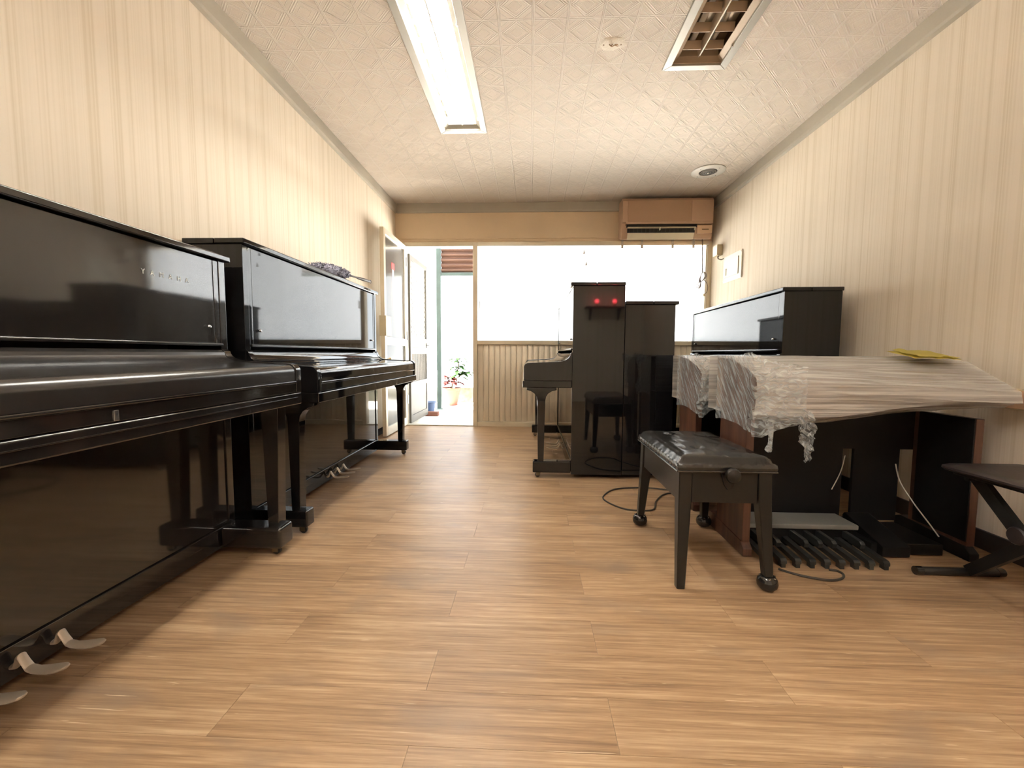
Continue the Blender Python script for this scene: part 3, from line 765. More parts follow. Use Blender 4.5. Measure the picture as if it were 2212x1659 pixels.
for dz, off in ((-0.010, 0.006), (-0.025, 0.008), (-0.038, 0.005)):
    cur = []
    for q, vtx in enumerate(loop):
        c = vtx.co; d = Vector((c.x, c.y, 0)); sx = 1 if c.x >= bx1-1e-5 else (-1 if c.x <= bx0+1e-5 else 0); sy = 1 if c.y >= by1-1e-5 else (-1 if c.y <= by0+1e-5 else 0)
        wob = 0.0016*math.sin(q*1.7)*(1 if (sx == -1) else 0.4)
        cur.append(bm.verts.new((c.x+sx*(off+wob), c.y+sy*(off+wob), ZS1-0.014+dz)))
    for q in range(len(loop)): bm.faces.new((prev[q], prev[(q+1) % len(loop)], cur[(q+1) % len(loop)], cur[q]))
    prev = cur
bm.faces.new(prev)
cu_ = obj('cushion', bm, 'leather_black', be, angle=60)
pip = [(bx0-0.007, by0-0.007), (bx1+0.007, by0-0.007), (bx1+0.007, by1+0.007), (bx0-0.007, by1+0.007), (bx0-0.007, by0-0.007)]
obj('piping', tube(B_(), [(p[0], p[1], ZS0+0.001) for p in pip], 0.0038, 8), 'leather_black', cu_)
for (qx, qy) in buttons:
    zz = seat_z(qx, qy)
    obj('button', lathe(B_(), [(0.011, zz-0.004), (0.011, zz+0.001), (0.008, zz+0.004), (0.002, zz+0.0055)], 14, (qx, qy, 0)), 'leather_black', cu_)
for s in (-1, 1):
    obj('apron', box(B_(), (bx0+0.008 if s < 0 else bx1-0.030), (bx0+0.030 if s < 0 else bx1-0.008), by0+0.052, by1-0.052, 0.315, 0.430, 0.002), 'bench_wood', be)
    obj('apron', box(B_(), bx0+0.052, bx1-0.052, (by0+0.008 if s < 0 else by1-0.030), (by0+0.030 if s < 0 else by1-0.008), 0.315, 0.430, 0.002), 'bench_wood', be)
for sx in (-1, 1):
    for sy in (-1, 1):
        X = (bx0+0.003) if sx < 0 else (bx1-0.003); Y = (by0+0.003) if sy < 0 else (by1-0.003)
        bare = (sx < 0 and sy < 0)
        zb = 0.0005 if bare else 0.030
        ox = sx*0.006; oy = sy*0.030
        def corner(z, w, o):
            xa, xb = sorted((X+ox*o, X+ox*o-sx*w)); ya, yb = sorted((Y+oy*o, Y+oy*o-sy*w))
            c = 0.003
            return [(xa+c, ya, z), (xb-c, ya, z), (xb, ya+c, z), (xb, yb-c, z), (xb-c, yb, z), (xa+c, yb, z), (xa, yb-c, z), (xa, ya+c, z)]
        bm = B_(); loft(bm, [corner(zb, 0.030, 1.0), corner(0.31, 0.046, 0.18), corner(0.432, 0.048, 0.0)])
        lg = obj('leg', bm, 'bench_wood', be, smooth=False)
        if not bare:
            c = corner(0.03, 0.030, 1.0); cx = sum(p[0] for p in c)/8; cy = sum(p[1] for p in c)/8
            bt = obj('foot_ball', lathe(B_(), [(0.010, 0.0005), (0.024, 0.004), (0.034, 0.016), (0.036, 0.028), (0.033, 0.042), (0.025, 0.052), (0.020, 0.055)], 20, (cx, cy, 0)), 'rubber_black', lg)
            for q in range(7):
                a = 2*PI*q/7
                obj('claw_mark', lathe(B_(), [(0.001, 0.049), (0.005, 0.0505), (0.005, 0.0525), (0.001, 0.054)], 8, (cx+0.024*math.cos(a), cy+0.024*math.sin(a), 0)), 'steel', lg)
kn = obj('knob', lathe(B_(), [(0.006, by0+0.010), (0.008, by0-0.004), (0.012, by0-0.012), (0.024, by0-0.018), (0.027, by0-0.030), (0.024, by0-0.041), (0.012, by0-0.047), (0.002, by0-0.048)], 22, (0.012, 0, 0.428), 'y'), 'bench_wood', be)
bm = B_(); prism(bm, [(-0.016, 0.43), (0.040, 0.43), (0.030, 0.375), (0.010, 0.365), (-0.004, 0.385)], 1, by0-0.001, by0+0.0075, 0.002); obj('knob_plate', bm, 'bench_wood', be)

# ------------------------------------------------------------------ two wrapped organs
def organ(label, loc, pedals, wraps, X1=0.955):
    r = root('electronic_organ', label, 'organ', loc, 0, 'film-wrapped organs')
    X0 = 0.0
    zt = 0.845
    # console: swept section, sloping towards the player, lower at the right end
    def section(x, g=0.0):
        f = (x-X0)/(X1-X0)
        zf = 0.795-0.045*f; zb = 0.60+0.055*f
        return [(0.40+g, 0.60-g), (0.40+g, zt+g), (0.25, zt+g*1.2), (0.17, zt-0.012-0.008*f+g), (0.03, zf+g), (-0.035-g, zf-0.03), (-0.045-g, zf-0.075), (-0.03-g, zb+0.03-g), (0.02, zb-g), (0.22, zb-g)]
    bm = B_(); rings = []
    for i in range(13):
        x = X0+0.034+(X1+0.060-X0-0.040)*i/12; rings.append([(x, y, z) for y, z in section(x)])
    loft(bm, rings); obj('console', bm, 'organ_case', r, angle=40)
    # side supports with feet
    for s, x in ((0, X0), (1, X1-0.032)):
        if s == 0:
            bm = B_(); prism(bm, [(0.02, 0.06), (0.02, 0.60), (-0.02, 0.65), (-0.035, 0.70), (-0.030, 0.765), (0.03, 0.797), (0.17, 0.836), (0.27, 0.846), (0.27, 0.06)], 0, x, x+0.032, 0.002)
            sp = obj('side_post', bm, 'rosewood', r)
        else: sp = obj('side_post', box(B_(), x, x+0.032, 0.02, 0.299, 0.06, 0.60, 0.002), 'rosewood', r)
        bm = B_(); prism(bm, [(0.0, 0.002), (0.0, 0.035), (0.03, 0.06), (0.34, 0.075), (0.37, 0.06), (0.37, 0.002)], 0, x-0.004, x+0.036, 0.003)
        obj('foot', bm, 'rosewood' if s == 0 else 'organ_black', sp)
        if s: obj('inner_lining', box(B_(), x-0.006, x-0.0005, 0.022, 0.27, 0.08, 0.60), 'organ_black', sp, smooth=False)
    if pedals:
        obj('knee_panel', box(B_(), 0.033, X1, 0.30, 0.315, 0.41, 0.60), 'organ_black', r, smooth=False)
        obj('lower_panel', box(B_(), 0.033, 0.600, 0.30, 0.315, 0.06, 0.41), 'organ_black', r, smooth=False)
        obj('lower_panel', box(B_(), 0.652, 0.865, 0.30, 0.315, 0.06, 0.41), 'organ_black', r, smooth=False)
        obj('base_board', box(B_(), 0.033, 0.70, 0.29, 0.34, 0.004, 0.06, 0.002), 'organ_black', r)
        pb = obj('pedal_case', box(B_(), 0.036, 0.53, 0.11, 0.285, 0.004, 0.085, 0.003), 'organ_black', r)
        obj('pedal_cover', box(B_(), 0.036, 0.545, 0.10, 0.25, 0.085, 0.108, 0.006, 3), 'organ_grey', r)
        obj('expression_pedal', prism(B_(), [(0.02, 0.006), (0.02, 0.05), (0.25, 0.115), (0.26, 0.10), (0.26, 0.006)], 0, 0.585, 0.70, 0.004), 'organ_black', r)
        obj('pedal_plate', box(B_(), 0.56, 0.86, 0.05, 0.30, 0.004, 0.052, 0.003), 'organ_black', r)
        for k in range(9):
            x = 0.058+0.0575*k
            bm = B_(); prism(bm, [(-0.088, 0.016), (-0.088, 0.030), (-0.080, 0.038), (0.11, 0.050), (0.11, 0.030)], 0, x-0.013, x+0.013, 0.003); obj('natural_pedal', bm, 'pedal_black', r)
            obj('pedal_pad', box(B_(), x-0.008, x+0.008, -0.086, -0.06, 0.001, 0.0165), 'pedal_black', r, smooth=False)
            if k in (0, 1, 3, 4, 5, 7):
                x2 = x+0.029
                bm = B_(); prism(bm, [(0.005, 0.045), (0.0, 0.066), (0.012, 0.076), (0.11, 0.080), (0.11, 0.05)], 0, x2-0.010, x2+0.010, 0.003); obj('sharp_pedal', bm, 'pedal_black', r)
    else:
        obj('knee_panel', box(B_(), 0.033, X1-0.033, 0.30, 0.315, 0.46, 0.60), 'organ_black', r, smooth=False)
        obj('lower_panel', box(B_(), 0.033, 0.40, 0.30, 0.315, 0.06, 0.46), 'organ_black', r, smooth=False)
    # stretch film round the console
    bm = B_(); rings = []; NX = 70
    for i in range(NX+1):
        x = X0-0.004+(X1+0.060-X0+0.006)*i/NX; sec = section(min(max(x, X0), X1), 0.006)
        P = [Vector((0, y, z)) for y, z in sec]; ring = []
        for a in range(len(P)):
            for q in range(5):
                p = P[a].lerp(P[(a+1) % len(P)], q/5)
                s_ = a*5+q
                w = 0.0042*noise.noise(Vector((x*3.2, s_*0.55, 2.0))) + 0.0028*noise.noise(Vector((x*9, s_*1.1, 7.0)))
                c = Vector((0, 0.2, 0.72)); dv = (p-c).normalized()
                sag = -0.030*math.exp(-((x-0.30)/0.22)**2) if (a in (7, 8)) else 0.0
                p2 = p+dv*(w+0.003)
                ring.append((x, p2.y, p2.z+sag))
        rings.append(ring)
    loft(bm, rings, cap=False)
    fw = obj('stretch_film', bm, 'stretch_film', r); fw['label'] = 'translucent stretch film wound round the console'
    # crumpled film over the left end, down the post
    bm = B_(); NA, NB = 84, 60; G = []
    sd = 3.0 if pedals else 8.0
    def ridge(v): return 1.0-2.0*abs(noise.noise(v))
    fe = 0.20 if wraps else 0.10
    for i in range(NA+1):
        f = i/NA; colv = []
        for j in range(NB+1):
            g = j/NB
            if f < 0.55:  y = 0.30-(0.30+0.050)*(f/0.55); x = -0.010; fr = max(0, (f-0.40)/0.15)
            else:
                q = (f-0.55)/0.45; y = -0.054; x = -0.010+q*fe; fr = 1.0-0.55*q
            zt2 = zt+0.012 if f < 0.55 else zt+0.012-0.045*((f-0.55)/0.45)**0.5
            zb2 = 0.552+0.012*math.sin(f*8)+0.010*noise.noise(Vector((f*7, sd, 1)))
            if f > 0.55: zb2 += 0.035*((f-0.55)/0.45)-0.015
            z = zt2+(zb2-zt2)*g
            p = Vector((f*4.6, g*2.6, sd))
            amp = 0.0016+0.0150*fr
            n1_ = ridge(p)+0.5*ridge(p*2.3+Vector((3, 1, 0)))+0.28*ridge(p*5.1+Vector((7, 5, 0)))
            n2_ = ridge(p+Vector((19, 4, 0)))+0.5*ridge(p*2.6+Vector((31, 9, 0)))
            bul = 0.030*math.exp(-((g-0.10)/0.13)**2)*math.exp(-((f-0.52)/0.16)**2)
            tk = 0.020*math.exp(-((g-0.55)/0.12)**2)*fr
            ox_ = -abs(n1_)*amp*(1.0 if f < 0.58 else 0.35)-bul*0.55+tk*0.5
            oy_ = -abs(n2_)*amp*(0.15+0.85*fr)-bul*0.7+tk*0.4
            colv.append(bm.verts.new((min(x+ox_, x) if f < 0.55 else x+ox_, y+min(oy_, 0.0), z+bul*0.5+0.3*amp*n1_)))
        G.append(colv)
    for i in range(NA):
        for j in range(NB): bm.faces.new((G[i][j], G[i+1][j], G[i+1][j+1], G[i][j+1]))
    lf = obj('loose_film', bm, 'stretch_film_loose', r, angle=75); lf['label'] = 'crumpled clear film hanging over the left end'
    if pedals:
        # twisted tails of film
        bm = B_(); tube(bm, spline([(0.045, -0.06, 0.60), (0.052, -0.063, 0.55), (0.050, -0.064, 0.50), (0.040, -0.066, 0.47)], 5), [0.024, 0.020, 0.016, 0.013, 0.011, 0.010, 0.009, 0.009, 0.0085, 0.008, 0.009, 0.011, 0.013, 0.014, 0.013, 0.004], 8)
        for v in bm.verts:
            v.co += Vector((1, 1, 0.6))*0.006*noise.noise(v.co*70)
        obj('film_tail', bm, 'stretch_film_loose', lf, angle=70)
        bm = B_(); G = []
        for i in range(27):
            f = i/26; z = 0.64-0.205*f; wd = 0.030+0.026*math.sin(PI*min(1, f*1.15))-0.012*f
            colv = []
            for j in range(13):
                g = j/12-0.5
                colv.append(bm.verts.new((0.185+wd*2*g*0.62+0.014*f+0.012*noise.noise(Vector((f*9, g*3, 1))), -0.066+0.020*noise.noise(Vector((f*11, g*6, 5)))+0.014*noise.noise(Vector((f*27, g*15, 9))), z+0.014*noise.noise(Vector((f*8, g*7, 21))))))
            G.append(colv)
        for i in range(26):
            for j in range(12): bm.faces.new((G[i][j], G[i+1][j], G[i+1][j+1], G[i][j+1]))
        obj('film_tail', bm, 'stretch_film_loose', lf, angle=70)
    return r
organ('nearer film-wrapped organ with black pedals behind the leather bench', (0.915, 1.79, 0), True, 1)
organ('rear film-wrapped organ, wedged behind the nearer one by the back-to-back pianos', (0.905, 2.315, 0), False, 0, 0.70)

# yellow cloth on the nearer organ
def cloth(name, label, mat, cx, cy, z, sx, sy, amp, seed, rz=0.0):
    r = root(name, label, 'cloth', (cx, cy, z), rz)
    for layer in range(2):
        bm = B_(); n = 22; G = []
        for i in range(n+1):
            colv = []
            for j in range(n+1):
                x = (i/n-0.5)*sx*(1-0.10*layer)+0.008*layer; y = (j/n-0.5)*sy*(1-0.06*layer)
                e = max(abs(i/n-0.5), abs(j/n-0.5))*2
                zz = 0.004+layer*0.007+amp*abs(noise.noise(Vector((x*14, y*14, seed+layer))))+amp*0.8*(e**4)*abs(noise.noise(Vector((x*9, y*11, seed+4+layer))))
                colv.append(bm.verts.new((x+0.006*noise.noise(Vector((y*20, seed, layer))), y+0.006*noise.noise(Vector((x*20, seed, 2+layer))), zz)))
            G.append(colv)
        for i in range(n):
            for j in range(n): bm.faces.new((G[i][j], G[i+1][j], G[i+1][j+1], G[i][j+1]))
        bmesh.ops.solidify(bm, geom=bm.faces[:], thickness=0.0015)
        obj('fold', bm, mat, r, angle=60)
    return r
yc = cloth('cloth', 'folded yellow cleaning cloth on the nearer wrapped organ', 'yellow_cloth', 1.735, 1.965, 0.857, 0.21, 0.15, 0.010, 2, 0.12); yc.rotation_euler = (0.22, 0.03, 0.10)
cloth('cloth', 'crumpled cream cloth on the keyboard lid of the lower mid-room piano', 'cream_cloth', 1.13, 3.06, 0.800, 0.20, 0.24, 0.030, 9, 0.1)

# ------------------------------------------------------------------ folding stool at the right edge
st = root('folding_stool', 'black folding stool with crossed legs at the right edge', 'stool', (1.685, 1.43, 0), 0)
bm = B_()
def rr_out(hx, hy, r_, n=6):
    out = []
    for (cx, cy, a0) in ((hx-r_, hy-r_, 0), (-hx+r_, hy-r_, 90), (-hx+r_, -hy+r_, 180), (hx-r_, -hy+r_, 270)):
        out += arc((cx, cy), r_, a0, a0+90, n)
    return out
lay = [(0.120, 0.160, 0.02, 0.440), (0.150, 0.200, 0.03, 0.441), (0.158, 0.206, 0.035, 0.448), (0.157, 0.205, 0.035, 0.455), (0.145, 0.195, 0.03, 0.461), (0.10, 0.15, 0.025, 0.463)]
loft(bm, [[(p[0], p[1], z) for p in rr_out(a, b, c)] for a, b, c, z in lay])
se = obj('seat', bm, 'stool_vinyl', st, angle=50)
obj('seat_board', box(B_(), -0.13, 0.13, -0.17, 0.17, 0.428, 0.4395, 0.002), 'stool_metal', st)
for s in (-1, 1):
    for x in ((-0.06, ) if s > 0 else (0.035, )):
        bm = B_(); d = Vector((0, -s*0.395, -0.396)).normalized()
        pts = [(0, s*0.15, 0.418), (0, -s*0.245, 0.022)]
        up_ = Vector((0, d.z, -d.y))*0.020
        a, b = Vector(pts[0]), Vector(pts[1])
        loft(bm, [[(x-0.011, (p+e).y, (p+e).z) for p, e in ((a, up_), (a, -up_), (b, -up_), (b, up_))], [(x+0.011, (p+e).y, (p+e).z) for p, e in ((a, up_), (a, -up_), (b, -up_), (b, up_))]])
        obj('leg', bm, 'stool_metal', st, smooth=False)
    obj('foot_bar', tube(B_(), [(-0.145, s*0.250, 0.016), (0.145, s*0.250, 0.016)], 0.0155, 12), 'stool_metal', st)
    for q in (-1, 1): obj('foot_cap', tube(B_(), [(q*0.140, s*0.250, 0.0165), (q*0.165, s*0.250, 0.0165)], 0.0165, 12), 'rubber_black', st)
    obj('seat_bar', tube(B_(), [(-0.10, s*0.150, 0.417), (0.10, s*0.150, 0.417)], 0.010, 10), 'stool_metal', st)
obj('pivot', lathe(B_(), [(0.004, -0.085), (0.026, -0.083), (0.030, -0.078), (0.012, -0.070), (0.008, 0.055), (0.004, 0.058)], 16, (0, 0, 0.268), 'x'), 'stool_vinyl', st)

# ------------------------------------------------------------------ air conditioner and its cords
ac = root('air_conditioner', 'yellowed wall air conditioner in the far right corner', 'air conditioner', (0.985, YB, 2.115), 0)
AW = 0.965; AD = 0.215; AH = 0.435
def acsec(x, inset=0.0):
    return [(0.0, 0.06), (-AD+0.06, 0.0), (-AD+0.005, 0.070), (-AD, 0.085), (-AD, AH-0.05), (-AD+0.015, AH-0.02), (-AD+0.05, AH-0.002), (-0.06, AH), (0.0, AH)]
bm = B_(); prism(bm, [(0, 0.05), (-AD+0.055, 0.0), (-AD+0.022, 0.060), (-AD+0.022, 0.165), (-AD, 0.172), (-AD, AH-0.04), (-AD+0.025, AH-0.006), (-0.05, AH), (0, AH)], 0, 0, AW, 0.003)
body = obj('body', bm, 'aged_plastic_side', ac)
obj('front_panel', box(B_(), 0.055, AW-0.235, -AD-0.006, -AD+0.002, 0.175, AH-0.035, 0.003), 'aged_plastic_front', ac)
obj('side_cover', box(B_(), AW-0.232, AW-0.004, -AD-0.006, -AD+0.002, 0.175, AH-0.035, 0.003), 'aged_plastic_side', ac)
obj('panel_strip', box(B_(), 0.035, AW-0.004, -AD-0.007, -AD+0.002, 0.150, 0.172, 0.003), 'aged_plastic_side', ac)
obj('upper_slot', box(B_(), 0.045, AW-0.17, -AD+0.004, -AD+0.03, 0.118, 0.148), 'vent_black', ac, smooth=False)
obj('slot_line', box(B_(), 0.035, AW-0.01, -AD+0.008, -AD+0.03, 0.140, 0.149), 'brown_mark', ac, smooth=False)
obj('lower_slot', box(B_(), 0.055, AW-0.19, -AD+0.010, -AD+0.04, 0.062, 0.108), 'vent_black', ac, smooth=False)
vf = obj('louvre_flap', box(B_(), 0.055, AW-0.185, -AD-0.012, -AD+0.012, 0.106, 0.118, 0.003), 'cream_plastic_dark', ac)
for x in (0.40, 0.77): obj('flap_tab', box(B_(), x-0.004, x+0.004, -AD-0.014, -AD+0.012, 0.085, 0.112, 0.001), 'cream_plastic', vf)
obj('right_cover', box(B_(), AW-0.165, AW-0.006, -AD+0.004, -AD+0.03, 0.052, 0.136, 0.003), 'aged_plastic', ac)
obj('badge', box(B_(), AW-0.115, AW-0.045, -AD+0.001, -AD+0.004, 0.086, 0.097), 'brown_mark', ac, smooth=False)
bm = B_(); prism(bm, [(-AD+0.018, 0.060), (-AD+0.056, -0.002), (-AD+0.060, 0.002), (-AD+0.024, 0.062)], 0, 0.06, AW-0.19); obj('lower_lip', bm, 'aged_plastic_pale', ac, smooth=False)
for i in range(16): obj('vane', box(B_(), 0.08+i*0.043, 0.083+i*0.043, -AD+0.006, -AD+0.012, 0.066, 0.104), 'vane_dark', ac, smooth=False)
for i, x in enumerate((1.025, 1.245, 1.585, 1.815)):
    obj('bracket', box(B_(), x-0.985-0.012, x-0.985+0.012, -0.040, -0.031, -0.065, 0.055, 0.001), 'grey_trim', ac)
pc = root('power_cord', 'bundled grey power cord hanging below the air conditioner', 'cord', (0, 0, 0))
Yc = YB-0.075
obj('drop', tube(B_(), [(1.895, Yc, 2.135), (1.905, Yc, 1.95), (1.910, Yc, 1.775)], 0.006, 8), 'brown_cable', pc)
bm = B_()
for k in range(3):
    o_ = k*0.008
    tube(bm, spline([(1.910, Yc-o_*0.4, 1.780), (1.925+o_, Yc-0.012, 1.765), (1.930+o_, Yc-0.012, 1.72), (1.900, Yc-0.006, 1.675), (1.890-o_, Yc-0.004, 1.68), (1.893, Yc, 1.74), (1.912, Yc-o_, 1.778)], 5), 0.0042, 6)
    tube(bm, spline([(1.897, Yc, 1.685), (1.870-o_*2.2+0.015, Yc-0.012, 1.645), (1.862-o_*2+0.022, Yc-0.016, 1.615-o_*1.2), (1.868-o_*1.2+0.022, Yc-0.010, 1.612-o_*1.2), (1.896, Yc-0.004, 1.672)], 5), 0.0042, 6)
obj('bundle', bm, 'grey_cable', pc)
obj('tail', tube(B_(), spline([(1.912, Yc, 1.70), (1.945, Yc-0.005, 1.675), (1.968, Yc-0.008, 1.62), (1.965, Yc-0.006, 1.565), (1.945, Yc, 1.535)], 6), 0.004, 6), 'brown_cable', pc)
bm = B_(); box(bm, 1.925, 1.950, Yc-0.012, Yc+0.012, 1.512, 1.540, 0.003); box(bm, 1.932, 1.934, Yc-0.005, Yc+0.005, 1.496, 1.512); box(bm, 1.941, 1.943, Yc-0.005, Yc+0.005, 1.496, 1.512)
obj('plug', bm, 'cream_plastic_dark', pc)
tag(obj('thin_wire', tube(B_(), spline([(1.782, Yc, 2.14), (1.783, Yc, 1.9), (1.780, Yc, 1.6), (1.765, Yc, 1.4), (1.768, Yc, 1.15), (1.775, Yc+0.02, 1.0)], 6), 0.0022, 6), 'white_wire'), 'thin wire dangling in front of the milky window', 'wire')

# wall boxes on the right wall
bp = root('breaker_panel', 'cream breaker panel set in the right wall', 'electrical panel', (XR, 4.43, 1.74), 0)
obj('frame', box(B_(), -0.012, 0.0, -0.195, 0.195, -0.135, 0.135, 0.006, 3), 'cream_plastic', bp)
bd = obj('door', box(B_(), -0.018, -0.012, -0.135, 0.150, -0.088, 0.085, 0.003), 'cream_plastic', bp)
obj('latch', box(B_(), -0.022, -0.0185, 0.108, 0.124, -0.065, 0.005, 0.002), 'cream_plastic_dark', bd)
obj('hinge_gap', box(B_(), -0.0135, -0.0115, -0.139, -0.1355, -0.085, 0.082), 'brown_mark', bp, smooth=False)
for sy in (-1, 1):
    for sz in (-1, 1): obj('screw', lathe(B_(), [(0.001, -0.015), (0.005, -0.0145), (0.005, -0.012)], 10, (0, sy*0.178, sz*0.118), 'x'), 'steel', bp)
jb = root('junction_box', 'small beige junction box beside the breaker panel', 'junction box', (XR, 4.735, 1.915), 0)
obj('case', box(B_(), -0.055, 0, -0.055, 0.055, 0.0, 0.115, 0.004), 'cream_plastic_dark', jb)
obj('cover', box(B_(), -0.059, -0.055, -0.052, 0.052, 0.003, 0.112, 0.002), 'cream_plastic', jb)
obj('lead', tube(B_(), spline([(-0.03, -0.02, 0.002), (-0.035, -0.03, -0.03), (-0.02, -0.07, -0.05), (-0.004, -0.10, -0.045)], 5), 0.006, 8), 'brown_cable', jb)
ob_ = root('outlet_box', 'brownish outlet box on the right wall beyond the wrapped organ', 'outlet', (XR, 1.80, 0.64), 0)
obj('case', box(B_(), -0.040, 0, -0.075, 0.060, 0.0, 0.085, 0.005), 'cream_plastic_dark', ob_)
obj('cover', box(B_(), -0.044, -0.040, -0.070, 0.055, 0.005, 0.080, 0.002), 'aged_plastic', ob_)

# ceiling fittings
sp_ = root('ceiling_speaker', 'round ceiling speaker near the air conditioner', 'speaker', (1.652, 4.185, ZC), 0)
bm = B_(); n = 40
pr = [(0.150, -0.001), (0.152, -0.006), (0.140, -0.012), (0.088, -0.014), (0.080, -0.010), (0.078, -0.001)]
R_ = [[bm.verts.new((q*math.cos(2*PI*k/n), q*math.sin(2*PI*k/n), z)) for k in range(n)] for q, z in pr]
for i in range(len(pr)):
    a, b = R_[i], R_[(i+1) % len(pr)]
    for k in range(n): bm.faces.new((a[k], a[(k+1) % n], b[(k+1) % n], b[k]))
obj('ring', bm, 'white_ring', sp_)
gr = obj('grille', lathe(B_(), [(0.078, -0.004), (0.076, -0.012), (0.04, -0.017), (0.001, -0.018)], 30), 'grille_dark', sp_)
for q in (0.022, 0.045, 0.066):
    obj('grille_ring', tube(B_(), [(q*math.cos(2*PI*k/28), q*math.sin(2*PI*k/28), -0.0135-0.005*(1-q/0.078)) for k in range(29)], 0.0016, 6, cap=False), 'grey_trim', gr)
obj('centre_cap', lathe(B_(), [(0.012, -0.016), (0.009, -0.021), (0.001, -0.022)], 14), 'steel', gr)
for k in range(4): obj('screw', lathe(B_(), [(0.004, -0.0125), (0.004, -0.0145), (0.001, -0.015)], 8, (0.115*math.cos(k*PI/2+0.6), 0.115*math.sin(k*PI/2+0.6), 0)), 'grille_dark', sp_)
hk = root('ceiling_hook', 'bent rusty wire hook in a plaster patch on the ceiling', 'hook', (0.443, 2.50, ZC), 0)
bm = B_(); out = []
for k in range(22):
    a = 2*PI*k/22; q = 0.058*(1+0.30*noise.noise(Vector((math.cos(a)*1.7, math.sin(a)*1.7, 2)))); out.append((q*1.25*math.cos(a), q*0.9*math.sin(a)))
loft(bm, [[(x, y, 0.0) for x, y in out], [(x*0.85, y*0.85, -0.003) for x, y in out], [(x*0.5, y*0.5, -0.0045) for x, y in out]]); obj('plaster_patch', bm, 'plaster_patch', hk)
obj('hook_wire', tube(B_(), spline([(0.0, 0.0, -0.002), (-0.012, 0.0, -0.012), (-0.020, -0.002, -0.006), (-0.008, -0.004, -0.018), (0.010, -0.004, -0.012), (0.024, -0.008, -0.02), (0.018, -0.040, -0.034), (0.006, -0.036, -0.030), (0.004, -0.020, -0.024)], 5), 0.0022, 6), 'rusty_hook', hk)
for x in (-0.05, 0.045): obj('nail', lathe(B_(), [(0.003, -0.001), (0.003, -0.006), (0.001, -0.007)], 8, (x, 0.004, 0)), 'rusty_hook', hk)

# ------------------------------------------------------------------ cables on the floor
r_ = 0.0045
c1 = [(0.893, 2.64), (0.87, 2.668), (0.733, 2.702), (0.548, 2.664), (0.449, 2.527), (0.448, 2.431), (0.519, 2.324), (0.613, 2.295), (0.688, 2.32), (0.738, 2.447), (0.805, 2.556), (0.86, 2.60), (0.893, 2.59)]
tag(obj('cable', tube(B_(), spline([(x, y, r_+0.0006) for x, y in c1], 8), r_, 8), 'black_cable'), 'black cable looped on the floor behind the bench', 'cable')
c2 = [(1.000, 1.685), (1.012, 1.672), (1.033, 1.655), (1.071, 1.631), (1.143, 1.608), (1.200, 1.622), (1.230, 1.655), (1.225, 1.683), (1.20, 1.690)]
tag(obj('cable', tube(B_(), spline([(x, y, r_+0.0006) for x, y in c2], 8), r_, 8), 'black_cable'), 'thin cable loop lying in front of the organ pedals', 'cable')
tag(obj('thin_lead', tube(B_(), spline([(1.76, 2.085, 0.34), (1.765, 2.06, 0.26), (1.78, 2.0, 0.18), (1.80, 1.93, 0.10), (1.81, 1.90, 0.062)], 6), 0.0028, 6), 'white_wire'), 'pale thin lead hanging under the nearer organ', 'cable')
tag(obj('thin_lead', tube(B_(), spline([(1.515, 2.075, 0.38), (1.495, 2.07, 0.30), (1.455, 2.065, 0.215)], 6), 0.0022, 6), 'white_wire'), 'short fine wire under the nearer organ by the bright slit', 'cable')

# ------------------------------------------------------------------ outside the door
og = struct(obj('ground', box(B_(), -7, 9, YB+0.10, 22, -0.20, -0.03), 'outdoor_concrete', smooth=False), 'bright concrete yard outside', 'ground')
ow = struct(obj('wall_outside', box(B_(), -1.75, -1.63, YB+0.1, 6.62, -0.03, 3.0), 'outdoor_white_wall', smooth=False), 'white side wall outside the doorway', 'wall')
tag(obj('pipe', tube(B_(), [(-1.585, 6.28, -0.02), (-1.585, 6.28, 2.6)], 0.018, 12), 'outdoor_white_wall'), 'white drainpipe on the outer side wall', 'pipe')
bm = B_()
pt = root('steel_post', 'teal steel post outside the doorway', 'post', (-1.44, 6.66, -0.03), 0)
obj('shaft', box(B_(), -0.035, 0.035, -0.035, 0.035, 0.01, 2.55, 0.003), 'teal_steel', pt); obj('base_plate', box(B_(), -0.06, 0.06, -0.06, 0.06, 0.0, 0.01, 0.002), 'teal_steel', pt)
aw = root('corrugated_canopy', 'rust-red corrugated canopy sheet above the yard', 'canopy', (-1.40, 6.66, 2.06), 0)
bm = B_(); prof_ = []
for k in range(41):
    z = 0.05+0.36*k/40; prof_.append((0.022*math.cos(k/40*4.5*2*PI), z))
rings = [[(x, y, z) for y, z in prof_] + [(x, y+0.004, z) for y, z in reversed(prof_)] for x in (0.0, 1.2, 2.4)]
loft(bm, rings); obj('sheet', bm, 'corrugated_iron', aw)
obj('beam', box(B_(), -0.0, 2.4, -0.03, 0.03, 0.0, 0.05, 0.003), 'teal_steel', aw)
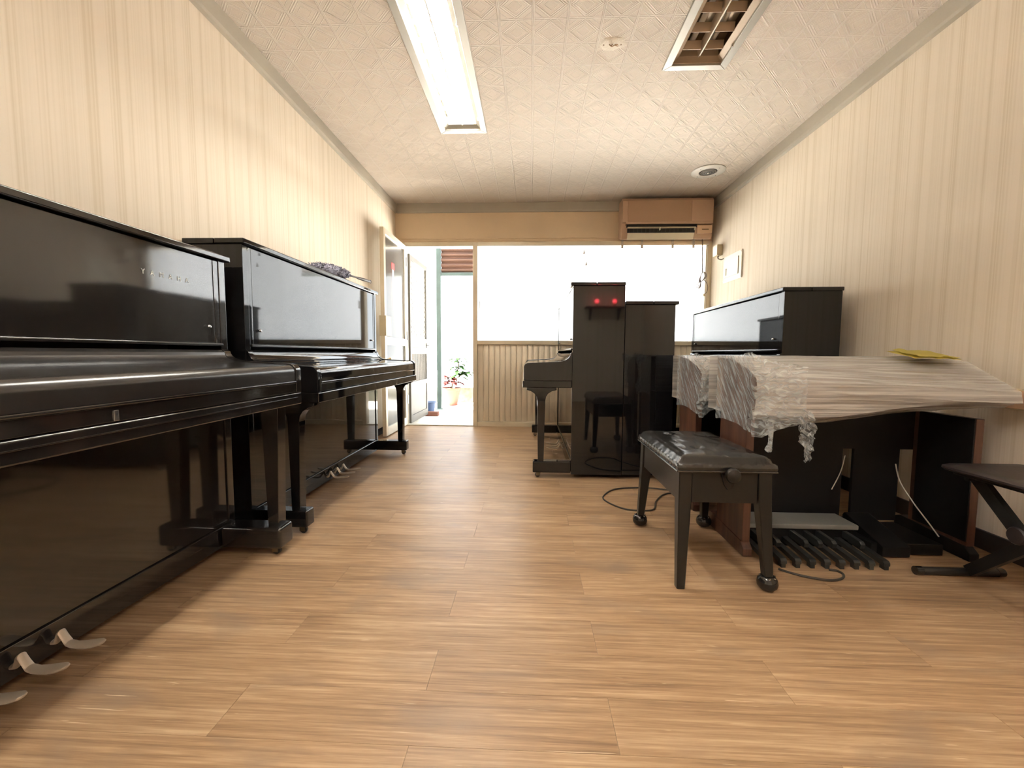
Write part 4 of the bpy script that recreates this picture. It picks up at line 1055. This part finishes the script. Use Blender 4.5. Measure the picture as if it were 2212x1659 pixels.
# planter kerb, pot and plant
tag(obj('planter_kerb', box(B_(), -1.9, 1.5, 7.62, 7.78, -0.03, 0.24, 0.01), 'mossy_kerb'), 'low concrete planter kerb behind the potted plant', 'kerb')
pp = root('potted_plant', 'green and red leafed plant in a terracotta pot outside', 'plant', (-1.36, 7.22, -0.03), 0)
pot = obj('pot', lathe(B_(), [(0.10, 0.0), (0.105, 0.005), (0.145, 0.25), (0.165, 0.255), (0.170, 0.30), (0.150, 0.302), (0.140, 0.28)], 28), 'terracotta', pp)
obj('soil', lathe(B_(), [(0.14, 0.26), (0.139, 0.275), (0.02, 0.285)], 20), 'soil', pp)
stems = [[(0, 0, 0.27), (0.03, 0.02, 0.42), (0.10, 0.0, 0.56), (0.13, 0, 0.70), (0.10, 0, 0.80)], [(0, 0, 0.27), (0.06, -0.01, 0.42), (0.18, -0.02, 0.52), (0.28, 0, 0.56)], [(0, 0, 0.27), (-0.04, 0, 0.40), (-0.08, -0.02, 0.50)], [(0, 0, 0.27), (0.03, -0.03, 0.36), (0.06, -0.05, 0.42)]]
def leaf(p, d, L_, w, mat):
    d = Vector(d).normalized(); s = d.cross(Vector((0, 0, 1))).normalized(); n_ = s.cross(d)
    bm = B_(); A_, C_ = [], []
    for k in range(6):
        f = k/5; c = Vector(p)+d*L_*f - Vector((0, 0, 1))*L_*0.35*f*f; ww = w*math.sin(PI*(0.08+0.86*f))
        A_.append(bm.verts.new(c-s*ww+n_*ww*0.25)); C_.append(bm.verts.new(c+s*ww+n_*ww*0.25))
        if k: 
            m0 = bm.verts.new(c)
    mids = [bm.verts.new((a.co+c.co)/2-n_*0.004) for a, c in zip(A_, C_)]
    for k in range(5):
        bm.faces.new((A_[k], mids[k], mids[k+1], A_[k+1])); bm.faces.new((mids[k], C_[k], C_[k+1], mids[k+1]))
    bmesh.ops.delete(bm, geom=[v for v in bm.verts if not v.link_faces], context='VERTS')
    bmesh.ops.solidify(bm, geom=bm.faces[:], thickness=0.0015)
    return obj('leaf', bm, mat, pp)
for i, stp in enumerate(stems):
    obj('stem', tube(B_(), spline(stp, 5), 0.010 if i < 2 else 0.006, 7), 'plant_stem', pp)
    P = spline(stp, 5); nl = (24, 24, 14, 12)[i]
    for k in range(nl):
        f = 0.55+0.45*k/(nl-1); p = P[min(len(P)-1, int(f*(len(P)-1)))]
        a = k*2.4+i; e = random.uniform(0.0, 0.5)
        mat = 'leaf_green' if i < 2 else 'leaf_red'
        leaf(p, (math.cos(a), math.sin(a)*0.8, e), random.uniform(0.18, 0.27), random.uniform(0.032, 0.046), mat)
tb = root('tub', 'blue plastic tub beside the outer wall', 'tub', (-1.49, 6.15, -0.03), 0)
obj('body', lathe(B_(), [(0.07, 0), (0.075, 0.004), (0.10, 0.16), (0.11, 0.165), (0.11, 0.18), (0.098, 0.18), (0.09, 0.17)], 24), 'blue_tub', tb)
tag(obj('brick', box(B_(), -1.50, -1.30, 5.88, 5.98, -0.029, 0.03, 0.004), 'brick_red'), 'red brick on the ground outside the doorway', 'brick')

# ------------------------------------------------------------------ shelf with red lamps on the wall behind the viewer (seen mirrored in the mid-room piano)
sh = root('wall_shelf', 'dark shelf on the wall behind the viewer', 'shelf', (1.30, YR, 1.66), 0)
obj('board', box(B_(), -0.35, 0.35, 0.0, 0.26, 0.0, 0.025, 0.004), 'altar_wood', sh)
for s in (-1, 1):
    bm = B_(); prism(bm, [(0.0, 0.0), (0.22, 0.0), (0.03, -0.18), (0.0, -0.20)], 0, s*0.25-0.012, s*0.25+0.012); obj('bracket', bm, 'altar_wood', sh, smooth=False)
for s, w_ in ((-1, 'left'), (1, 'right')):
    lp = root('altar_lamp', 'small red electric lamp on the %s end of the shelf behind the viewer' % w_, 'lamp', (1.305+s*0.155, YR+0.14, 1.685), 0, 'red shelf lamps')
    obj('stand', lathe(B_(), [(0.045, 0.0), (0.045, 0.006), (0.014, 0.014), (0.012, 0.05), (0.028, 0.056), (0.028, 0.062)], 18), 'brass', lp)
    obj('shade', lathe(B_(), [(0.018, 0.062), (0.032, 0.072), (0.036, 0.095), (0.030, 0.12), (0.010, 0.13), (0.002, 0.132)], 18), 'red_lamp_glow', lp)
